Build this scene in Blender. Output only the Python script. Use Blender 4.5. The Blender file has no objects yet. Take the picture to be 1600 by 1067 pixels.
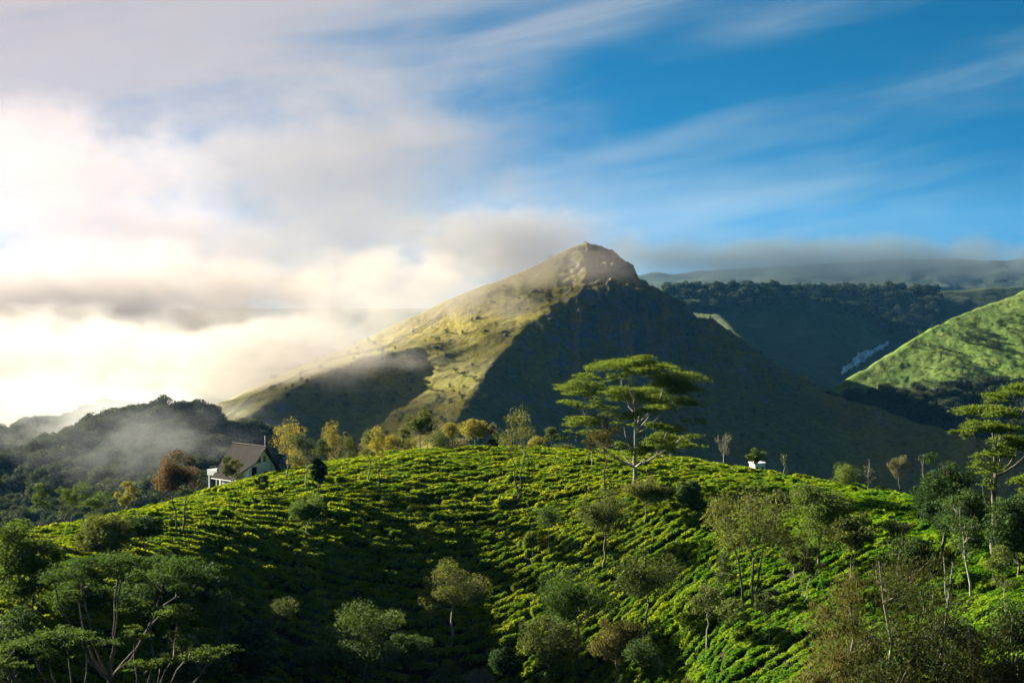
import bpy, math, random
import numpy as np
from mathutils import Vector, Matrix

# ------------------------------------------------------------------ camera, sky, sun, exposure
SC = bpy.context.scene
COL = SC.collection
F = 2537.0                       # focal length in photo pixels (1600 wide)
HORIZON = 430.0
PITCH = math.atan((533.5 - HORIZON) / F)
SUN_AZ = math.radians(-52)       # measured from +Y towards +X : to the left and a little behind the hill
SUN_EL = math.radians(20)
SUN_DIR = Vector((math.sin(SUN_AZ) * math.cos(SUN_EL), math.cos(SUN_AZ) * math.cos(SUN_EL), math.sin(SUN_EL)))

cam_d = bpy.data.cameras.new('camera')
cam = bpy.data.objects.new('camera', cam_d)
COL.objects.link(cam)
cam_d.sensor_width = 36.0
cam_d.lens = 36.0 * F / 1600.0
cam_d.clip_start = 0.5
cam_d.clip_end = 40000
cam.location = (0, 0, 0)
cam.rotation_euler = (math.pi / 2 - PITCH, 0, 0)
SC.camera = cam

SC.view_settings.view_transform = 'Standard'
SC.view_settings.look = 'None'
SC.view_settings.gamma = 1.0
SC.view_settings.use_curve_mapping = False
SC.view_settings.exposure = 2.8

world = bpy.data.worlds.new('World')
SC.world = world
world.use_nodes = True
wn = world.node_tree
wn.nodes.clear()


def N(nt, typ, **kw):
    n = nt.nodes.new(typ)
    for k, v in kw.items():
        if k.startswith('i_'):
            key = k[2:]
            n.inputs[int(key) if key.isdigit() else key].default_value = v
        else:
            setattr(n, k, v)
    return n


def math_node(nt, op, a, b=None, c=None, clamp=False):
    n = nt.nodes.new('ShaderNodeMath')
    n.operation = op
    n.use_clamp = clamp
    for i, v in enumerate((a, b, c)):
        if v is None:
            continue
        if isinstance(v, (int, float)):
            n.inputs[i].default_value = v
        else:
            nt.links.new(v, n.inputs[i])
    return n.outputs[0]


def smooth(nt, v, a, b, lo=0.0, hi=1.0):
    n = nt.nodes.new('ShaderNodeMapRange')
    n.interpolation_type = 'SMOOTHSTEP'
    nt.links.new(v, n.inputs['Value'])
    n.inputs['From Min'].default_value = a
    n.inputs['From Max'].default_value = b
    n.inputs['To Min'].default_value = lo
    n.inputs['To Max'].default_value = hi
    return n.outputs['Result']


def mixcol(nt, fac, a, b, blend='MIX'):
    n = nt.nodes.new('ShaderNodeMix')
    n.data_type = 'RGBA'
    n.blend_type = blend
    if isinstance(fac, (int, float)):
        n.inputs[0].default_value = fac
    else:
        nt.links.new(fac, n.inputs[0])
    for i, v in ((6, a), (7, b)):
        if isinstance(v, tuple):
            n.inputs[i].default_value = (v[0], v[1], v[2], 1)
        else:
            nt.links.new(v, n.inputs[i])
    return n.outputs[2]


def build_sky():
    nt = wn
    out = N(nt, 'ShaderNodeOutputWorld')
    bg = N(nt, 'ShaderNodeBackground')
    bg.inputs['Strength'].default_value = 0.05
    nt.links.new(bg.outputs[0], out.inputs[0])
    tc = N(nt, 'ShaderNodeTexCoord')
    d = tc.outputs['Generated']
    # clear mountain air: the deep blue of the upper sky reaches low over the hills
    lift = N(nt, 'ShaderNodeVectorMath', operation='MULTIPLY_ADD')
    nt.links.new(d, lift.inputs[0])
    lift.inputs[1].default_value = (1, 1, 1.8)
    lift.inputs[2].default_value = (0, 0, 0.18)
    nrm = N(nt, 'ShaderNodeVectorMath', operation='NORMALIZE')
    nt.links.new(lift.outputs[0], nrm.inputs[0])
    sky = N(nt, 'ShaderNodeTexSky', sky_type='NISHITA')
    sky.sun_disc = False
    sky.sun_elevation = SUN_EL
    sky.sun_rotation = SUN_AZ
    sky.altitude = 1500
    sky.air_density = 1.0
    sky.dust_density = 0.3
    sky.ozone_density = 3.0
    nt.links.new(nrm.outputs[0], sky.inputs[0])
    blue = mixcol(nt, 1.0, sky.outputs[0], (0.004, 0.232, 0.288), 'MULTIPLY')
    sep = N(nt, 'ShaderNodeSeparateXYZ')
    nt.links.new(d, sep.inputs[0])
    az = math_node(nt, 'ARCTAN2', sep.outputs[0], sep.outputs[1])
    el = math_node(nt, 'ARCSINE', sep.outputs[2])
    # wind-drawn streaks, tilted a little
    u = math_node(nt, 'MULTIPLY_ADD', el, 0.30, az)
    v = math_node(nt, 'MULTIPLY_ADD', az, -0.16, el)
    cx = N(nt, 'ShaderNodeCombineXYZ')
    nt.links.new(math_node(nt, 'MULTIPLY', u, 5.0), cx.inputs[0])
    nt.links.new(math_node(nt, 'MULTIPLY', v, 34.0), cx.inputs[1])
    cx.inputs[2].default_value = 3.1
    n1 = N(nt, 'ShaderNodeTexNoise')
    n1.inputs['Scale'].default_value = 1.0
    n1.inputs['Detail'].default_value = 7
    n1.inputs['Roughness'].default_value = 0.52
    n1.inputs['Distortion'].default_value = 0.35
    nt.links.new(cx.outputs[0], n1.inputs['Vector'])
    cx2 = N(nt, 'ShaderNodeCombineXYZ')
    nt.links.new(math_node(nt, 'MULTIPLY', u, 2.6), cx2.inputs[0])
    nt.links.new(math_node(nt, 'MULTIPLY', v, 9.0), cx2.inputs[1])
    cx2.inputs[2].default_value = 8.4
    n2 = N(nt, 'ShaderNodeTexNoise')
    n2.inputs['Scale'].default_value = 1.0
    n2.inputs['Detail'].default_value = 4
    nt.links.new(cx2.outputs[0], n2.inputs['Vector'])
    dot = N(nt, 'ShaderNodeVectorMath', operation='DOT_PRODUCT')
    nt.links.new(d, dot.inputs[0])
    dot.inputs[1].default_value = SUN_DIR
    near_sun = smooth(nt, dot.outputs['Value'], 0.42, 0.80)
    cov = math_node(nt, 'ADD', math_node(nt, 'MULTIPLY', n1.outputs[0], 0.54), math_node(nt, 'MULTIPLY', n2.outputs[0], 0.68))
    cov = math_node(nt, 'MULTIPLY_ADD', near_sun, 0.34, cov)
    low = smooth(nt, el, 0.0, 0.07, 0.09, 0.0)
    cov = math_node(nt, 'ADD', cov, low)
    cov = math_node(nt, 'ADD', cov, smooth(nt, el, 0.15, 0.9, 0.0, -0.06))     # barely thins upward: unseen overhead cloud is kept to raise the fill light
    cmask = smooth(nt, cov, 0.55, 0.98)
    # forward scattering: cloud nearer the sun is brighter and warmer
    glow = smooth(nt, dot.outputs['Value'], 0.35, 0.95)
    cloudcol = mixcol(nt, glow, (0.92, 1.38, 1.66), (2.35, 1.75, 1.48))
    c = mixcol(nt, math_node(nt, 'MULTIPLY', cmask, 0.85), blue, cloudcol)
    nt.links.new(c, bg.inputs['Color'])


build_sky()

sun_d = bpy.data.lights.new('sun', 'SUN')
sun_d.energy = 5.0
sun_d.angle = math.radians(0.6)
sun_d.color = (1.0, 0.90, 0.68)
sun = bpy.data.objects.new('sun', sun_d)
COL.objects.link(sun)
sun.rotation_euler = SUN_DIR.to_track_quat('Z', 'Y').to_euler()
sun.location = SUN_DIR * 300

SC.render.engine = 'CYCLES'
cy = SC.cycles
cy.use_denoising = True
cy.use_adaptive_sampling = True
cy.adaptive_threshold = 0.015
cy.max_bounces = 5
cy.diffuse_bounces = 2
cy.glossy_bounces = 1
cy.transmission_bounces = 2
cy.transparent_max_bounces = 32
cy.volume_bounces = 1
cy.volume_step_rate = 1.0
cy.volume_max_steps = 64
cy.sample_clamp_indirect = 4.0

# ------------------------------------------------------------------ helpers
cP, sP = math.cos(PITCH), math.sin(PITCH)


def P(px, py, D):
    """the point at horizontal distance D (along +Y) that lies at photo position px, py"""
    a = (px - 800.0) / F
    b = -(py - 533.5) / F
    dx, dy, dz = a, cP + b * sP, -sP + b * cP
    k = D / dy
    return np.array((dx * k, D, dz * k))


def mesh_obj(name, verts, faces, mat=None, parent=None, smooth_shade=False):
    """verts (n,3); faces (m,k) with one k, or a list of index tuples"""
    me = bpy.data.meshes.new(name)
    verts = np.asarray(verts, dtype=np.float32)
    if isinstance(faces, np.ndarray):
        m, k = faces.shape
        me.vertices.add(len(verts))
        me.vertices.foreach_set('co', verts.ravel())
        me.loops.add(m * k)
        me.loops.foreach_set('vertex_index', faces.astype(np.int32).ravel())
        me.polygons.add(m)
        me.polygons.foreach_set('loop_start', np.arange(0, m * k, k, dtype=np.int32))
        me.polygons.foreach_set('loop_total', np.full(m, k, dtype=np.int32))
        me.update(calc_edges=True)
        me.validate()
    else:
        me.from_pydata([tuple(v) for v in verts], [], faces)
        me.update()
    if smooth_shade:
        me.polygons.foreach_set('use_smooth', np.ones(len(me.polygons), dtype=bool))
    if mat:
        me.materials.append(mat)
    o = bpy.data.objects.new(name, me)
    if parent is not False:
        COL.objects.link(o)
    if parent:
        o.parent = parent
    return o


def tag(o, label=None, cat=None, group=None, kind=None):
    for k, v in (('label', label), ('category', cat), ('group', group), ('kind', kind)):
        if v:
            o[k] = v
    return o


def empty(name, loc, rz=0.0):
    o = bpy.data.objects.new(name, None)
    COL.objects.link(o)
    o.location = tuple(float(c) for c in loc)
    o.rotation_euler = (0, 0, rz)
    o.empty_display_size = 0.2
    return o


class VNoise:
    """tiled value noise on a lattice, vectorised"""
    def __init__(self, seed):
        self.t = np.random.default_rng(seed).random((256, 256)).astype(np.float64)

    def one(self, x, y):
        xi, yi = np.floor(x).astype(int), np.floor(y).astype(int)
        fx, fy = x - xi, y - yi
        fx = fx * fx * fx * (fx * (fx * 6 - 15) + 10)
        fy = fy * fy * fy * (fy * (fy * 6 - 15) + 10)
        t = self.t
        a = t[xi & 255, yi & 255]; b = t[(xi + 1) & 255, yi & 255]
        c = t[xi & 255, (yi + 1) & 255]; d = t[(xi + 1) & 255, (yi + 1) & 255]
        return (a * (1 - fx) + b * fx) * (1 - fy) + (c * (1 - fx) + d * fx) * fy

    def fbm(self, x, y, octaves=5, gain=0.5, ridged=False):
        s = 0.0; amp = 1.0; tot = 0.0
        for i in range(octaves):
            v = self.one(x + 17.3 * i, y - 9.1 * i) - 0.5
            if ridged:
                v = 0.5 - 2 * np.abs(v)
            s = s + amp * v
            tot += amp
            amp *= gain
            x = x * 2.03; y = y * 2.03
        return s / tot


VN = VNoise(7)
VN2 = VNoise(21)

# ------------------------------------------------------------------ materials


def principled(name, col=None, rough=0.8, spec=0.3):
    m = bpy.data.materials.new(name)
    m.use_nodes = True
    nt = m.node_tree
    b = nt.nodes['Principled BSDF']
    b.inputs['Roughness'].default_value = rough
    b.inputs['Specular IOR Level'].default_value = spec
    if col:
        b.inputs['Base Color'].default_value = (*col, 1)
    return m, nt, b


def noise(nt, vec, scale, detail=4, rough=0.55):
    n = nt.nodes.new('ShaderNodeTexNoise')
    n.inputs['Scale'].default_value = scale
    n.inputs['Detail'].default_value = detail
    n.inputs['Roughness'].default_value = rough
    if vec is not None:
        nt.links.new(vec, n.inputs['Vector'])
    return n.outputs[0]


def leaf_mat(name, c1, c2, c3=None, trans=0.35, rough=0.55, vary=0.35, young=None):
    """leaves: mixed greens that differ per plant and within it, light shines through"""
    m, nt, b = principled(name, None, 0.85, 0.06)
    geo = N(nt, 'ShaderNodeNewGeometry')
    oi = N(nt, 'ShaderNodeObjectInfo')
    n1 = smooth(nt, noise(nt, geo.outputs['Position'], 1.7, 3), 0.35, 0.65)
    col = mixcol(nt, n1, c1, c2)
    if c3:
        n2 = smooth(nt, noise(nt, geo.outputs['Position'], 0.55, 2), 0.52, 0.70)
        col = mixcol(nt, math_node(nt, 'MULTIPLY', n2, 0.7), col, c3)
    if young:                                   # the lower right plot is younger and greener
        sp = N(nt, 'ShaderNodeSeparateXYZ')
        nt.links.new(geo.outputs['Position'], sp.inputs[0])
        q = math_node(nt, 'MULTIPLY_ADD', sp.outputs[1], -0.45, sp.outputs[0])
        col = mixcol(nt, smooth(nt, q, -95.0, -45.0), col, young)
    val = math_node(nt, 'MULTIPLY_ADD', oi.outputs['Random'], vary * 2, 1.0 - vary)
    hs = N(nt, 'ShaderNodeHueSaturation')
    nt.links.new(col, hs.inputs['Color'])
    nt.links.new(val, hs.inputs['Value'])
    nt.links.new(math_node(nt, 'MULTIPLY_ADD', oi.outputs['Random'], -0.05, 0.525), hs.inputs['Hue'])
    nt.links.new(hs.outputs[0], b.inputs['Base Color'])
    tr = N(nt, 'ShaderNodeBsdfTranslucent')
    tint = mixcol(nt, 1.0, hs.outputs[0], (1.25, 1.15, 0.55), 'MULTIPLY')
    nt.links.new(tint, tr.inputs['Color'])
    mx = N(nt, 'ShaderNodeMixShader')
    mx.inputs[0].default_value = trans
    nt.links.new(b.outputs[0], mx.inputs[1])
    nt.links.new(tr.outputs[0], mx.inputs[2])
    nt.links.new(mx.outputs[0], nt.nodes['Material Output'].inputs['Surface'])
    return m


def bark_mat(name, c1, c2):
    m, nt, b = principled(name, None, 0.9, 0.15)
    tc = N(nt, 'ShaderNodeTexCoord')
    mp = N(nt, 'ShaderNodeMapping')
    mp.inputs['Scale'].default_value = (3, 3, 0.7)
    nt.links.new(tc.outputs['Object'], mp.inputs[0])
    n1 = noise(nt, mp.outputs[0], 2.0, 6, 0.65)
    nt.links.new(mixcol(nt, smooth(nt, n1, 0.35, 0.68), c1, c2), b.inputs['Base Color'])
    bp = N(nt, 'ShaderNodeBump')
    bp.inputs['Strength'].default_value = 0.5
    bp.inputs['Distance'].default_value = 0.05
    nt.links.new(n1, bp.inputs['Height'])
    nt.links.new(bp.outputs[0], b.inputs['Normal'])
    return m


def ground_mat(name, stops, scales=(0.02, 0.11, 0.6), rock=None, rock_slope=0.6, bump=(0.9, 1.2)):
    """grassy ground: three greens mixed by noise at three sizes; bare rock where it is steep"""
    m, nt, b = principled(name, None, 0.95, 0.08)
    geo = N(nt, 'ShaderNodeNewGeometry')
    pos = geo.outputs['Position']
    n1 = smooth(nt, noise(nt, pos, scales[0], 5, 0.6), 0.36, 0.64)
    n2 = smooth(nt, noise(nt, pos, scales[1], 6, 0.65), 0.38, 0.64)
    n3 = noise(nt, pos, scales[2], 5, 0.7)
    col = mixcol(nt, n1, stops[0], stops[1])
    col = mixcol(nt, math_node(nt, 'MULTIPLY', n2, 0.65), col, stops[2])
    dark = smooth(nt, n3, 0.30, 0.62, 0.55, 1.15)
    cmb = N(nt, 'ShaderNodeCombineColor')
    for i in range(3):
        nt.links.new(dark, cmb.inputs[i])
    col = mixcol(nt, 1.0, col, cmb.outputs[0], 'MULTIPLY')
    if rock:
        sep = N(nt, 'ShaderNodeSeparateXYZ')
        nt.links.new(geo.outputs['True Normal'], sep.inputs[0])
        st = math_node(nt, 'MULTIPLY_ADD', math_node(nt, 'SUBTRACT', n2, 0.5), 0.22, sep.outputs[2])
        rk = smooth(nt, st, rock_slope - 0.10, rock_slope + 0.06, 1.0, 0.0)
        rcol = mixcol(nt, smooth(nt, n3, 0.3, 0.7), rock, tuple(c * 1.9 for c in rock))
        col = mixcol(nt, rk, col, rcol)
    nt.links.new(col, b.inputs['Base Color'])
    bp = N(nt, 'ShaderNodeBump')
    bp.inputs['Strength'].default_value = bump[0]
    bp.inputs['Distance'].default_value = bump[1]
    nt.links.new(math_node(nt, 'ADD', n3, math_node(nt, 'MULTIPLY', n2, 0.4)), bp.inputs['Height'])
    nt.links.new(bp.outputs[0], b.inputs['Normal'])
    return m


M = {}
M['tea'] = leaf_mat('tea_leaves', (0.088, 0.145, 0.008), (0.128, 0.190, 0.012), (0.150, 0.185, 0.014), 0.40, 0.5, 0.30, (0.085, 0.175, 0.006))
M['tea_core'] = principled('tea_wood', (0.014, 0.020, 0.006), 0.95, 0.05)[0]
M['olive'] = leaf_mat('olive_leaves', (0.050, 0.076, 0.020), (0.082, 0.098, 0.028), None, 0.3)
M['gold'] = leaf_mat('golden_leaves', (0.125, 0.128, 0.026), (0.165, 0.155, 0.036), None, 0.4)
M['green'] = leaf_mat('green_leaves', (0.045, 0.085, 0.016), (0.075, 0.115, 0.022), None, 0.3)
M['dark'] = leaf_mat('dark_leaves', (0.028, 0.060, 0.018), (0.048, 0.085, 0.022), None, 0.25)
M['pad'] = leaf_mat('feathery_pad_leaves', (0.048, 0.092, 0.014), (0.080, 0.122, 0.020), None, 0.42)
M['pad_dark'] = leaf_mat('shaded_pad_leaves', (0.030, 0.066, 0.016), (0.052, 0.090, 0.022), None, 0.35)  # darker copy of the pad greens, partial shade put into the colour
M['brown'] = leaf_mat('brownish_leaves', (0.046, 0.056, 0.018), (0.070, 0.066, 0.022), (0.042, 0.076, 0.014), 0.3)
M['red'] = leaf_mat('russet_leaves', (0.090, 0.056, 0.042), (0.115, 0.076, 0.052), (0.065, 0.072, 0.028), 0.3)
M['grey'] = leaf_mat('grey_leaves', (0.095, 0.100, 0.065), (0.130, 0.130, 0.085), None, 0.3)
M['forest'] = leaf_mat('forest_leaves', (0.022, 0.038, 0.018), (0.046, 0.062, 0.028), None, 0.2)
M['bark'] = bark_mat('bark', (0.055, 0.045, 0.036), (0.13, 0.11, 0.09))
M['pale_bark'] = bark_mat('pale_bark', (0.13, 0.12, 0.10), (0.27, 0.25, 0.22))
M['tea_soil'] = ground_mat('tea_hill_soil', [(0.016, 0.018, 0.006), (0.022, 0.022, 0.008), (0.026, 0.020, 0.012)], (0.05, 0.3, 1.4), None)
M['mountain'] = ground_mat('mountain_grass', [(0.165, 0.142, 0.012), (0.100, 0.100, 0.016), (0.090, 0.080, 0.036)],
                           (0.012, 0.055, 0.33), (0.075, 0.070, 0.066), 0.73)
M['right_hill'] = ground_mat('hill_grass', [(0.075, 0.135, 0.018), (0.055, 0.105, 0.016), (0.100, 0.135, 0.026)],
                             (0.010, 0.05, 0.30), (0.06, 0.055, 0.05), 0.55)
M['far_grass'] = ground_mat('far_grass', [(0.030, 0.050, 0.016), (0.046, 0.066, 0.020), (0.020, 0.034, 0.013)], (0.006, 0.03, 0.12), None)
M['far_wood'] = ground_mat('far_woodland', [(0.020, 0.032, 0.018), (0.028, 0.042, 0.022), (0.015, 0.025, 0.015)], (0.006, 0.02, 0.06), (0.08, 0.07, 0.06), 0.5,
                           (1.0, 6.0))

# ------------------------------------------------------------------ terrain
CREST_X = [-500, -200, 0, 100, 200, 330, 420, 500, 580, 650, 800, 900, 1000, 1100, 1200, 1300, 1400, 1460, 1600, 1900, 2200]
CREST_Y = [908, 878, 850, 832, 809, 773, 752, 732, 717, 709, 705, 709, 717, 729, 746, 763, 779, 788, 800, 818, 838]
CREST_DX = [-500, 0, 200, 400, 600, 800, 1000, 1200, 1400, 1600, 2200]
CREST_D = [190, 212, 238, 266, 286, 292, 286, 272, 252, 232, 210]


def tea_z(x, y, detail=True):
    x = np.asarray(x, float); y = np.asarray(y, float)
    yy = np.maximum(y, 60.0)
    px = 800 + F * x / yy
    # the ground swells smoothly: average the crest over a window
    yc = sum(np.interp(px + o, CREST_X, CREST_Y) for o in (-30, -15, 0, 15, 30)) / 5
    dc = sum(np.interp(px + o, CREST_DX, CREST_D) for o in (-60, -30, 0, 30, 60)) / 5
    a = (yc - HORIZON) / F
    zc = -a * dc
    s = dc - y
    k = np.interp(px, [0, 450, 750, 950, 1150, 1600], [0.0058, 0.0080, 0.0076, 0.0058, 0.0038, 0.0034])
    fs = np.interp(px, [0, 450, 750, 950, 1150, 1600], [0.45, 0.62, 0.60, 0.45, 0.24, 0.20])
    smax = (a + fs) / k
    sf = np.clip(s, None, smax)
    z = zc + a * sf - 0.5 * k * sf * sf - fs * (s - sf)
    smin = -(0.55 - a) / k
    sb = np.clip(s, smin, None)
    zb = zc + a * sb - 0.5 * k * sb * sb - 0.55 * (sb - s)
    z = np.where(s < 0, zb, z)
    if detail:
        z = z + 1.1 * VN.fbm(x * 0.045, y * 0.045, 3) * np.clip((y - 60) / 60, 0, 1)
    near = -2.2 - 0.36 * np.maximum(y, -60)
    return np.maximum(z, near)


def hit(px, py, lo=110.0, hi=330.0):
    """where the view line through a photo position meets the tea hill"""
    D = np.linspace(lo, hi, 900)
    a = P(px, py, 1.0)
    z = a[2] * D
    g = tea_z(a[0] * D, D)
    k = np.where(g >= z)[0]
    i = k[0] if len(k) else int(np.argmin(np.abs(g - z)))
    return np.array((a[0] * D[i], D[i], float(g[i])))


def grid_mesh(name, pxs, Ds, zfun, mat):
    PX, DD = np.meshgrid(pxs, Ds, indexing='ij')
    X = (PX - 800) / F * DD
    Z = zfun(X, DD)
    v = np.stack([X, DD, Z], -1).reshape(-1, 3)
    n, m = len(pxs), len(Ds)
    i = np.arange(n - 1)[:, None] * m + np.arange(m - 1)[None, :]
    f = np.stack([i, i + m, i + m + 1, i + 1], -1).reshape(-1, 4)
    return mesh_obj(name, v, f, mat, None, True)


def ridge_field(X, Y, ridges, k=5.0):
    """terrain as a smooth maximum over ridge lines; each has its own slope on either side,
    gentle up to a reach and steep beyond it.  ridge = (points, left slope, right slope, reach, far slope)"""
    hs = []
    for pts, sl, sr, reach, far in ridges:
        pts = np.asarray(pts)
        n = len(pts)
        SL = np.interp(np.linspace(0, 1, n), np.linspace(0, 1, len(np.atleast_1d(sl))), np.atleast_1d(sl))
        SR = np.interp(np.linspace(0, 1, n), np.linspace(0, 1, len(np.atleast_1d(sr))), np.atleast_1d(sr))
        best = None
        for i, (a, b) in enumerate(zip(pts[:-1], pts[1:])):
            d = b[:2] - a[:2]
            L = d @ d
            tt = ((X - a[0]) * d[0] + (Y - a[1]) * d[1]) / L
            t = np.clip(tt, 0, 1)
            ex, ey = X - (a[0] + t * d[0]), Y - (a[1] + t * d[1])
            dist = np.hypot(ex, ey)
            side = d[0] * ey - d[1] * ex
            w = 0.5 + 0.5 * np.tanh(side / math.sqrt(L) / 6.0)
            slope = w * (SL[i] + t * (SL[i + 1] - SL[i])) + (1 - w) * (SR[i] + t * (SR[i + 1] - SR[i]))
            over = np.abs(tt - t) * math.sqrt(L)            # beyond an end of this stretch the ground falls steeply
            r = np.clip(over / (dist + 1e-6), 0, 1) ** 2
            slope = slope * (1 - r) + np.maximum(slope, 0.95) * r
            dd = np.sqrt(dist * dist + 9) - 3
            h = a[2] + t * (b[2] - a[2]) - slope * np.minimum(dd, reach) - np.maximum(slope, far) * np.maximum(dd - reach, 0)
            best = h if best is None else np.maximum(best, h)
        hs.append(best)
    hs = np.stack(hs)
    mx = hs.max(0)
    return mx + k * np.log(np.exp((hs - mx) / k).sum(0))


def line(*pts):
    return [P(*p) for p in pts]


def mline(*pts):
    return [P(px, py, 850 + (D - 850) * 0.80) for (px, py, D) in pts]


PEAK = (922, 376, 1150)
MOUNT = [
    # the long left skyline; its near side is a broad gentle slope
    (mline((952, 389, 1150), (924, 384, 1150), (898, 387, 1143), (874, 396, 1130), (800, 428, 1105), (700, 468, 1070), (600, 516, 1035), (500, 562, 1000), (400, 610, 960), (310, 655, 920), (200, 705, 890), (60, 760, 860)),
     (1.0, 0.6, 0.42, 0.36, 0.30, 0.22, 0.16, 0.13, 0.13, 0.14, 0.2, 0.3), (1.0, 0.8, 0.6, 0.5, 0.45, 0.45, 0.45, 0.45, 0.45, 0.45, 0.45, 0.45), 75, 0.6),
    # the shoulder with the fence line, a dark bowl below it
    (mline((760, 520, 1030), (722, 540, 1000), (680, 536, 978), (560, 556, 925), (440, 612, 870), (380, 652, 845), (320, 694, 815), (250, 740, 790)), 0.60, 0.16, 40, 0.5),
    # the sunlit spur that runs from under the peak down to the valley
    (mline((930, 386, 1148), (962, 408, 1120), (975, 428, 1096), (930, 456, 1060), (880, 478, 1030), (838, 500, 1000), (800, 535, 965), (770, 570, 908), (735, 615, 855), (700, 662, 805), (665, 725, 750)), (1.1, 1.1, 1.0, 0.85, 0.75, 0.7, 0.66, 0.66, 0.66, 0.66, 0.66), (0.45, 0.45, 0.42, 0.36, 0.30, 0.26, 0.24, 0.22, 0.22, 0.22, 0.25), 38, 0.66),
    # right skyline
    (mline((905, 387, 1150), (948, 387, 1150), (970, 398, 1150), (985, 413, 1148), (1010, 437, 1142), (1045, 464, 1135), (1062, 484, 1130), (1105, 512, 1118), (1150, 546, 1100), (1205, 580, 1070), (1270, 607, 1030), (1350, 630, 990), (1450, 662, 950), (1600, 705, 900), (1800, 760, 860)), 0.60, 0.55, 200, 0.6),
]


def mountain_z(X, Y):
    wob = 9 * VN2.fbm(X * 0.012, Y * 0.012, 3)
    wob2 = 9 * VN.fbm(X * 0.012 + 40, Y * 0.012, 3)
    z = ridge_field(X + wob * 0.8, Y + wob2, MOUNT, 3.0)
    z = z + 3.0 * VN.fbm(X * 0.022, Y * 0.022, 5)
    # gullies and crags on the steep right-hand face
    crag = np.clip((X - (-12 + (Y - 900) * 0.28)) / 30.0, 0, 1) * np.clip((z + 95) / 60, 0, 1)
    cr1 = VN2.fbm(X * 0.035, Y * 0.018, 5, 0.55, True) - 0.22
    cr2 = VN.fbm(X * 0.09 + 3, Y * 0.06, 4, 0.6, True) - 0.25
    hi = np.clip((z + 50) / 45, 0, 1)                      # the summit and right shoulder are craggy
    z = z + crag * (14.0 * cr1 + 8.0 * hi * cr2 + 3.0 * cr2) + 1.1 * cr2 * np.clip((z + 110) / 60, 0, 1)
    z = z + 0.9 * VN2.fbm(X * 0.16, Y * 0.16, 4, 0.6) + 0.35 * VN.fbm(X * 0.5, Y * 0.5, 2)
    return np.maximum(z, -182.0)


def rline(*pts):
    return [P(px, py, 985 + (D - 1060) * 0.8) for (px, py, D) in pts]


RIGHT = [
    (rline((1230, 640, 1080), (1290, 606, 1100), (1345, 578, 1130), (1400, 541, 1165), (1450, 507, 1200), (1500, 487, 1235), (1550, 471, 1260), (1610, 455, 1290), (1750, 425, 1320), (1950, 400, 1350)), 0.9, 0.27, 250, 0.5),
    (rline((1610, 455, 1290), (1640, 540, 1160), (1660, 620, 1060)), 0.40, 0.40, 60, 0.95),
]


def right_z(X, Y):
    z = ridge_field(X + 8 * VN.fbm(X * 0.014, Y * 0.014, 3), Y, RIGHT, 3.0) - 2.0
    z = z + 4.0 * VN2.fbm(X * 0.02, Y * 0.02, 4) + 2.6 * VN.fbm(X * 0.11 + Y * 0.05, Y * 0.07, 5, 0.65) + 0.5 * VN2.fbm(X * 0.4, Y * 0.4, 2)
    return np.maximum(z, -150.0)


MID = [
    (line((900, 470, 2100), (1050, 459, 2060), (1150, 457, 2040), (1240, 462, 2030), (1300, 480, 2040), (1360, 502, 2060), (1410, 520, 2080), (1470, 545, 2100), (1560, 575, 2120)), 0.35, 0.62, 250, 0.5),
    (line((1240, 462, 2300), (1330, 460, 2350), (1450, 456, 2400), (1600, 449, 2500), (1800, 440, 2500)), 0.10, 0.34, 250, 0.5),
    (line((900, 470, 2100), (1120, 490, 1950), (1180, 560, 1780), (1200, 640, 1650)), 0.5, 0.5, 250, 0.5),
]


def mid_z(X, Y):
    z = ridge_field(X, Y, MID, 8.0)
    z = z + 9 * VN.fbm(X * 0.008, Y * 0.008, 5) + 1.5 * VN2.fbm(X * 0.06, Y * 0.06, 3)
    return np.maximum(z, -215.0)


FAR = [
    (line((700, 480, 4300), (1000, 456, 4300), (1120, 444, 4400), (1230, 428, 4500), (1330, 420, 4600), (1450, 414, 4700), (1600, 408, 4800), (1900, 400, 4900)), 0.5, 0.24, 250, 0.5),
    (line((800, 460, 5600), (1000, 430, 5600), (1400, 408, 5800), (1900, 400, 6000)), 0.3, 0.2, 250, 0.5),
    (line((-500, 420, 3900), (-150, 455, 3700), (10, 480, 3500), (60, 500, 3450), (110, 530, 3400), (160, 570, 3300), (230, 630, 3100)), 0.5, 0.40, 250, 0.5),
    (line((-300, 480, 4400), (60, 500, 4300), (200, 505, 4300), (320, 510, 4300), (420, 530, 4300), (600, 560, 4300)), 0.4, 0.5, 250, 0.5),
]


def far_z(X, Y):
    z = ridge_field(X, Y, FAR, 14.0)
    z = z + 40 * VN.fbm(X * 0.0022, Y * 0.0022, 6, 0.5, True) - 6 + 12 * VN2.fbm(X * 0.02, Y * 0.02, 3)
    return np.maximum(z, -262.0)


LEFT = [
    (line((-300, 729, 760), (-60, 715, 750), (30, 699, 740), (110, 673, 735), (180, 659, 735), (240, 677, 720), (300, 699, 700)), 0.5, 0.45, 250, 0.5),
    (line((-200, 769, 640), (0, 751, 640), (90, 717, 645), (180, 693, 650), (260, 681, 660), (330, 681, 670), (400, 709, 680)), 0.2, 0.42, 250, 0.5),
    (line((260, 681, 660), (300, 744, 590), (330, 799, 540)), 0.4, 0.4, 250, 0.5),
]


def left_z(X, Y):
    z = ridge_field(X, Y, LEFT, 5.0)
    z = z + 7 * VN.fbm(X * 0.02, Y * 0.02, 4)
    return np.maximum(z, -185.0)


def valley_z(x, y):
    return -200 + 14 * VN.fbm(x * 0.003, y * 0.003, 4) - 45 * np.clip((np.hypot(x, y) - 1300) / 900, 0, 1)


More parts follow.
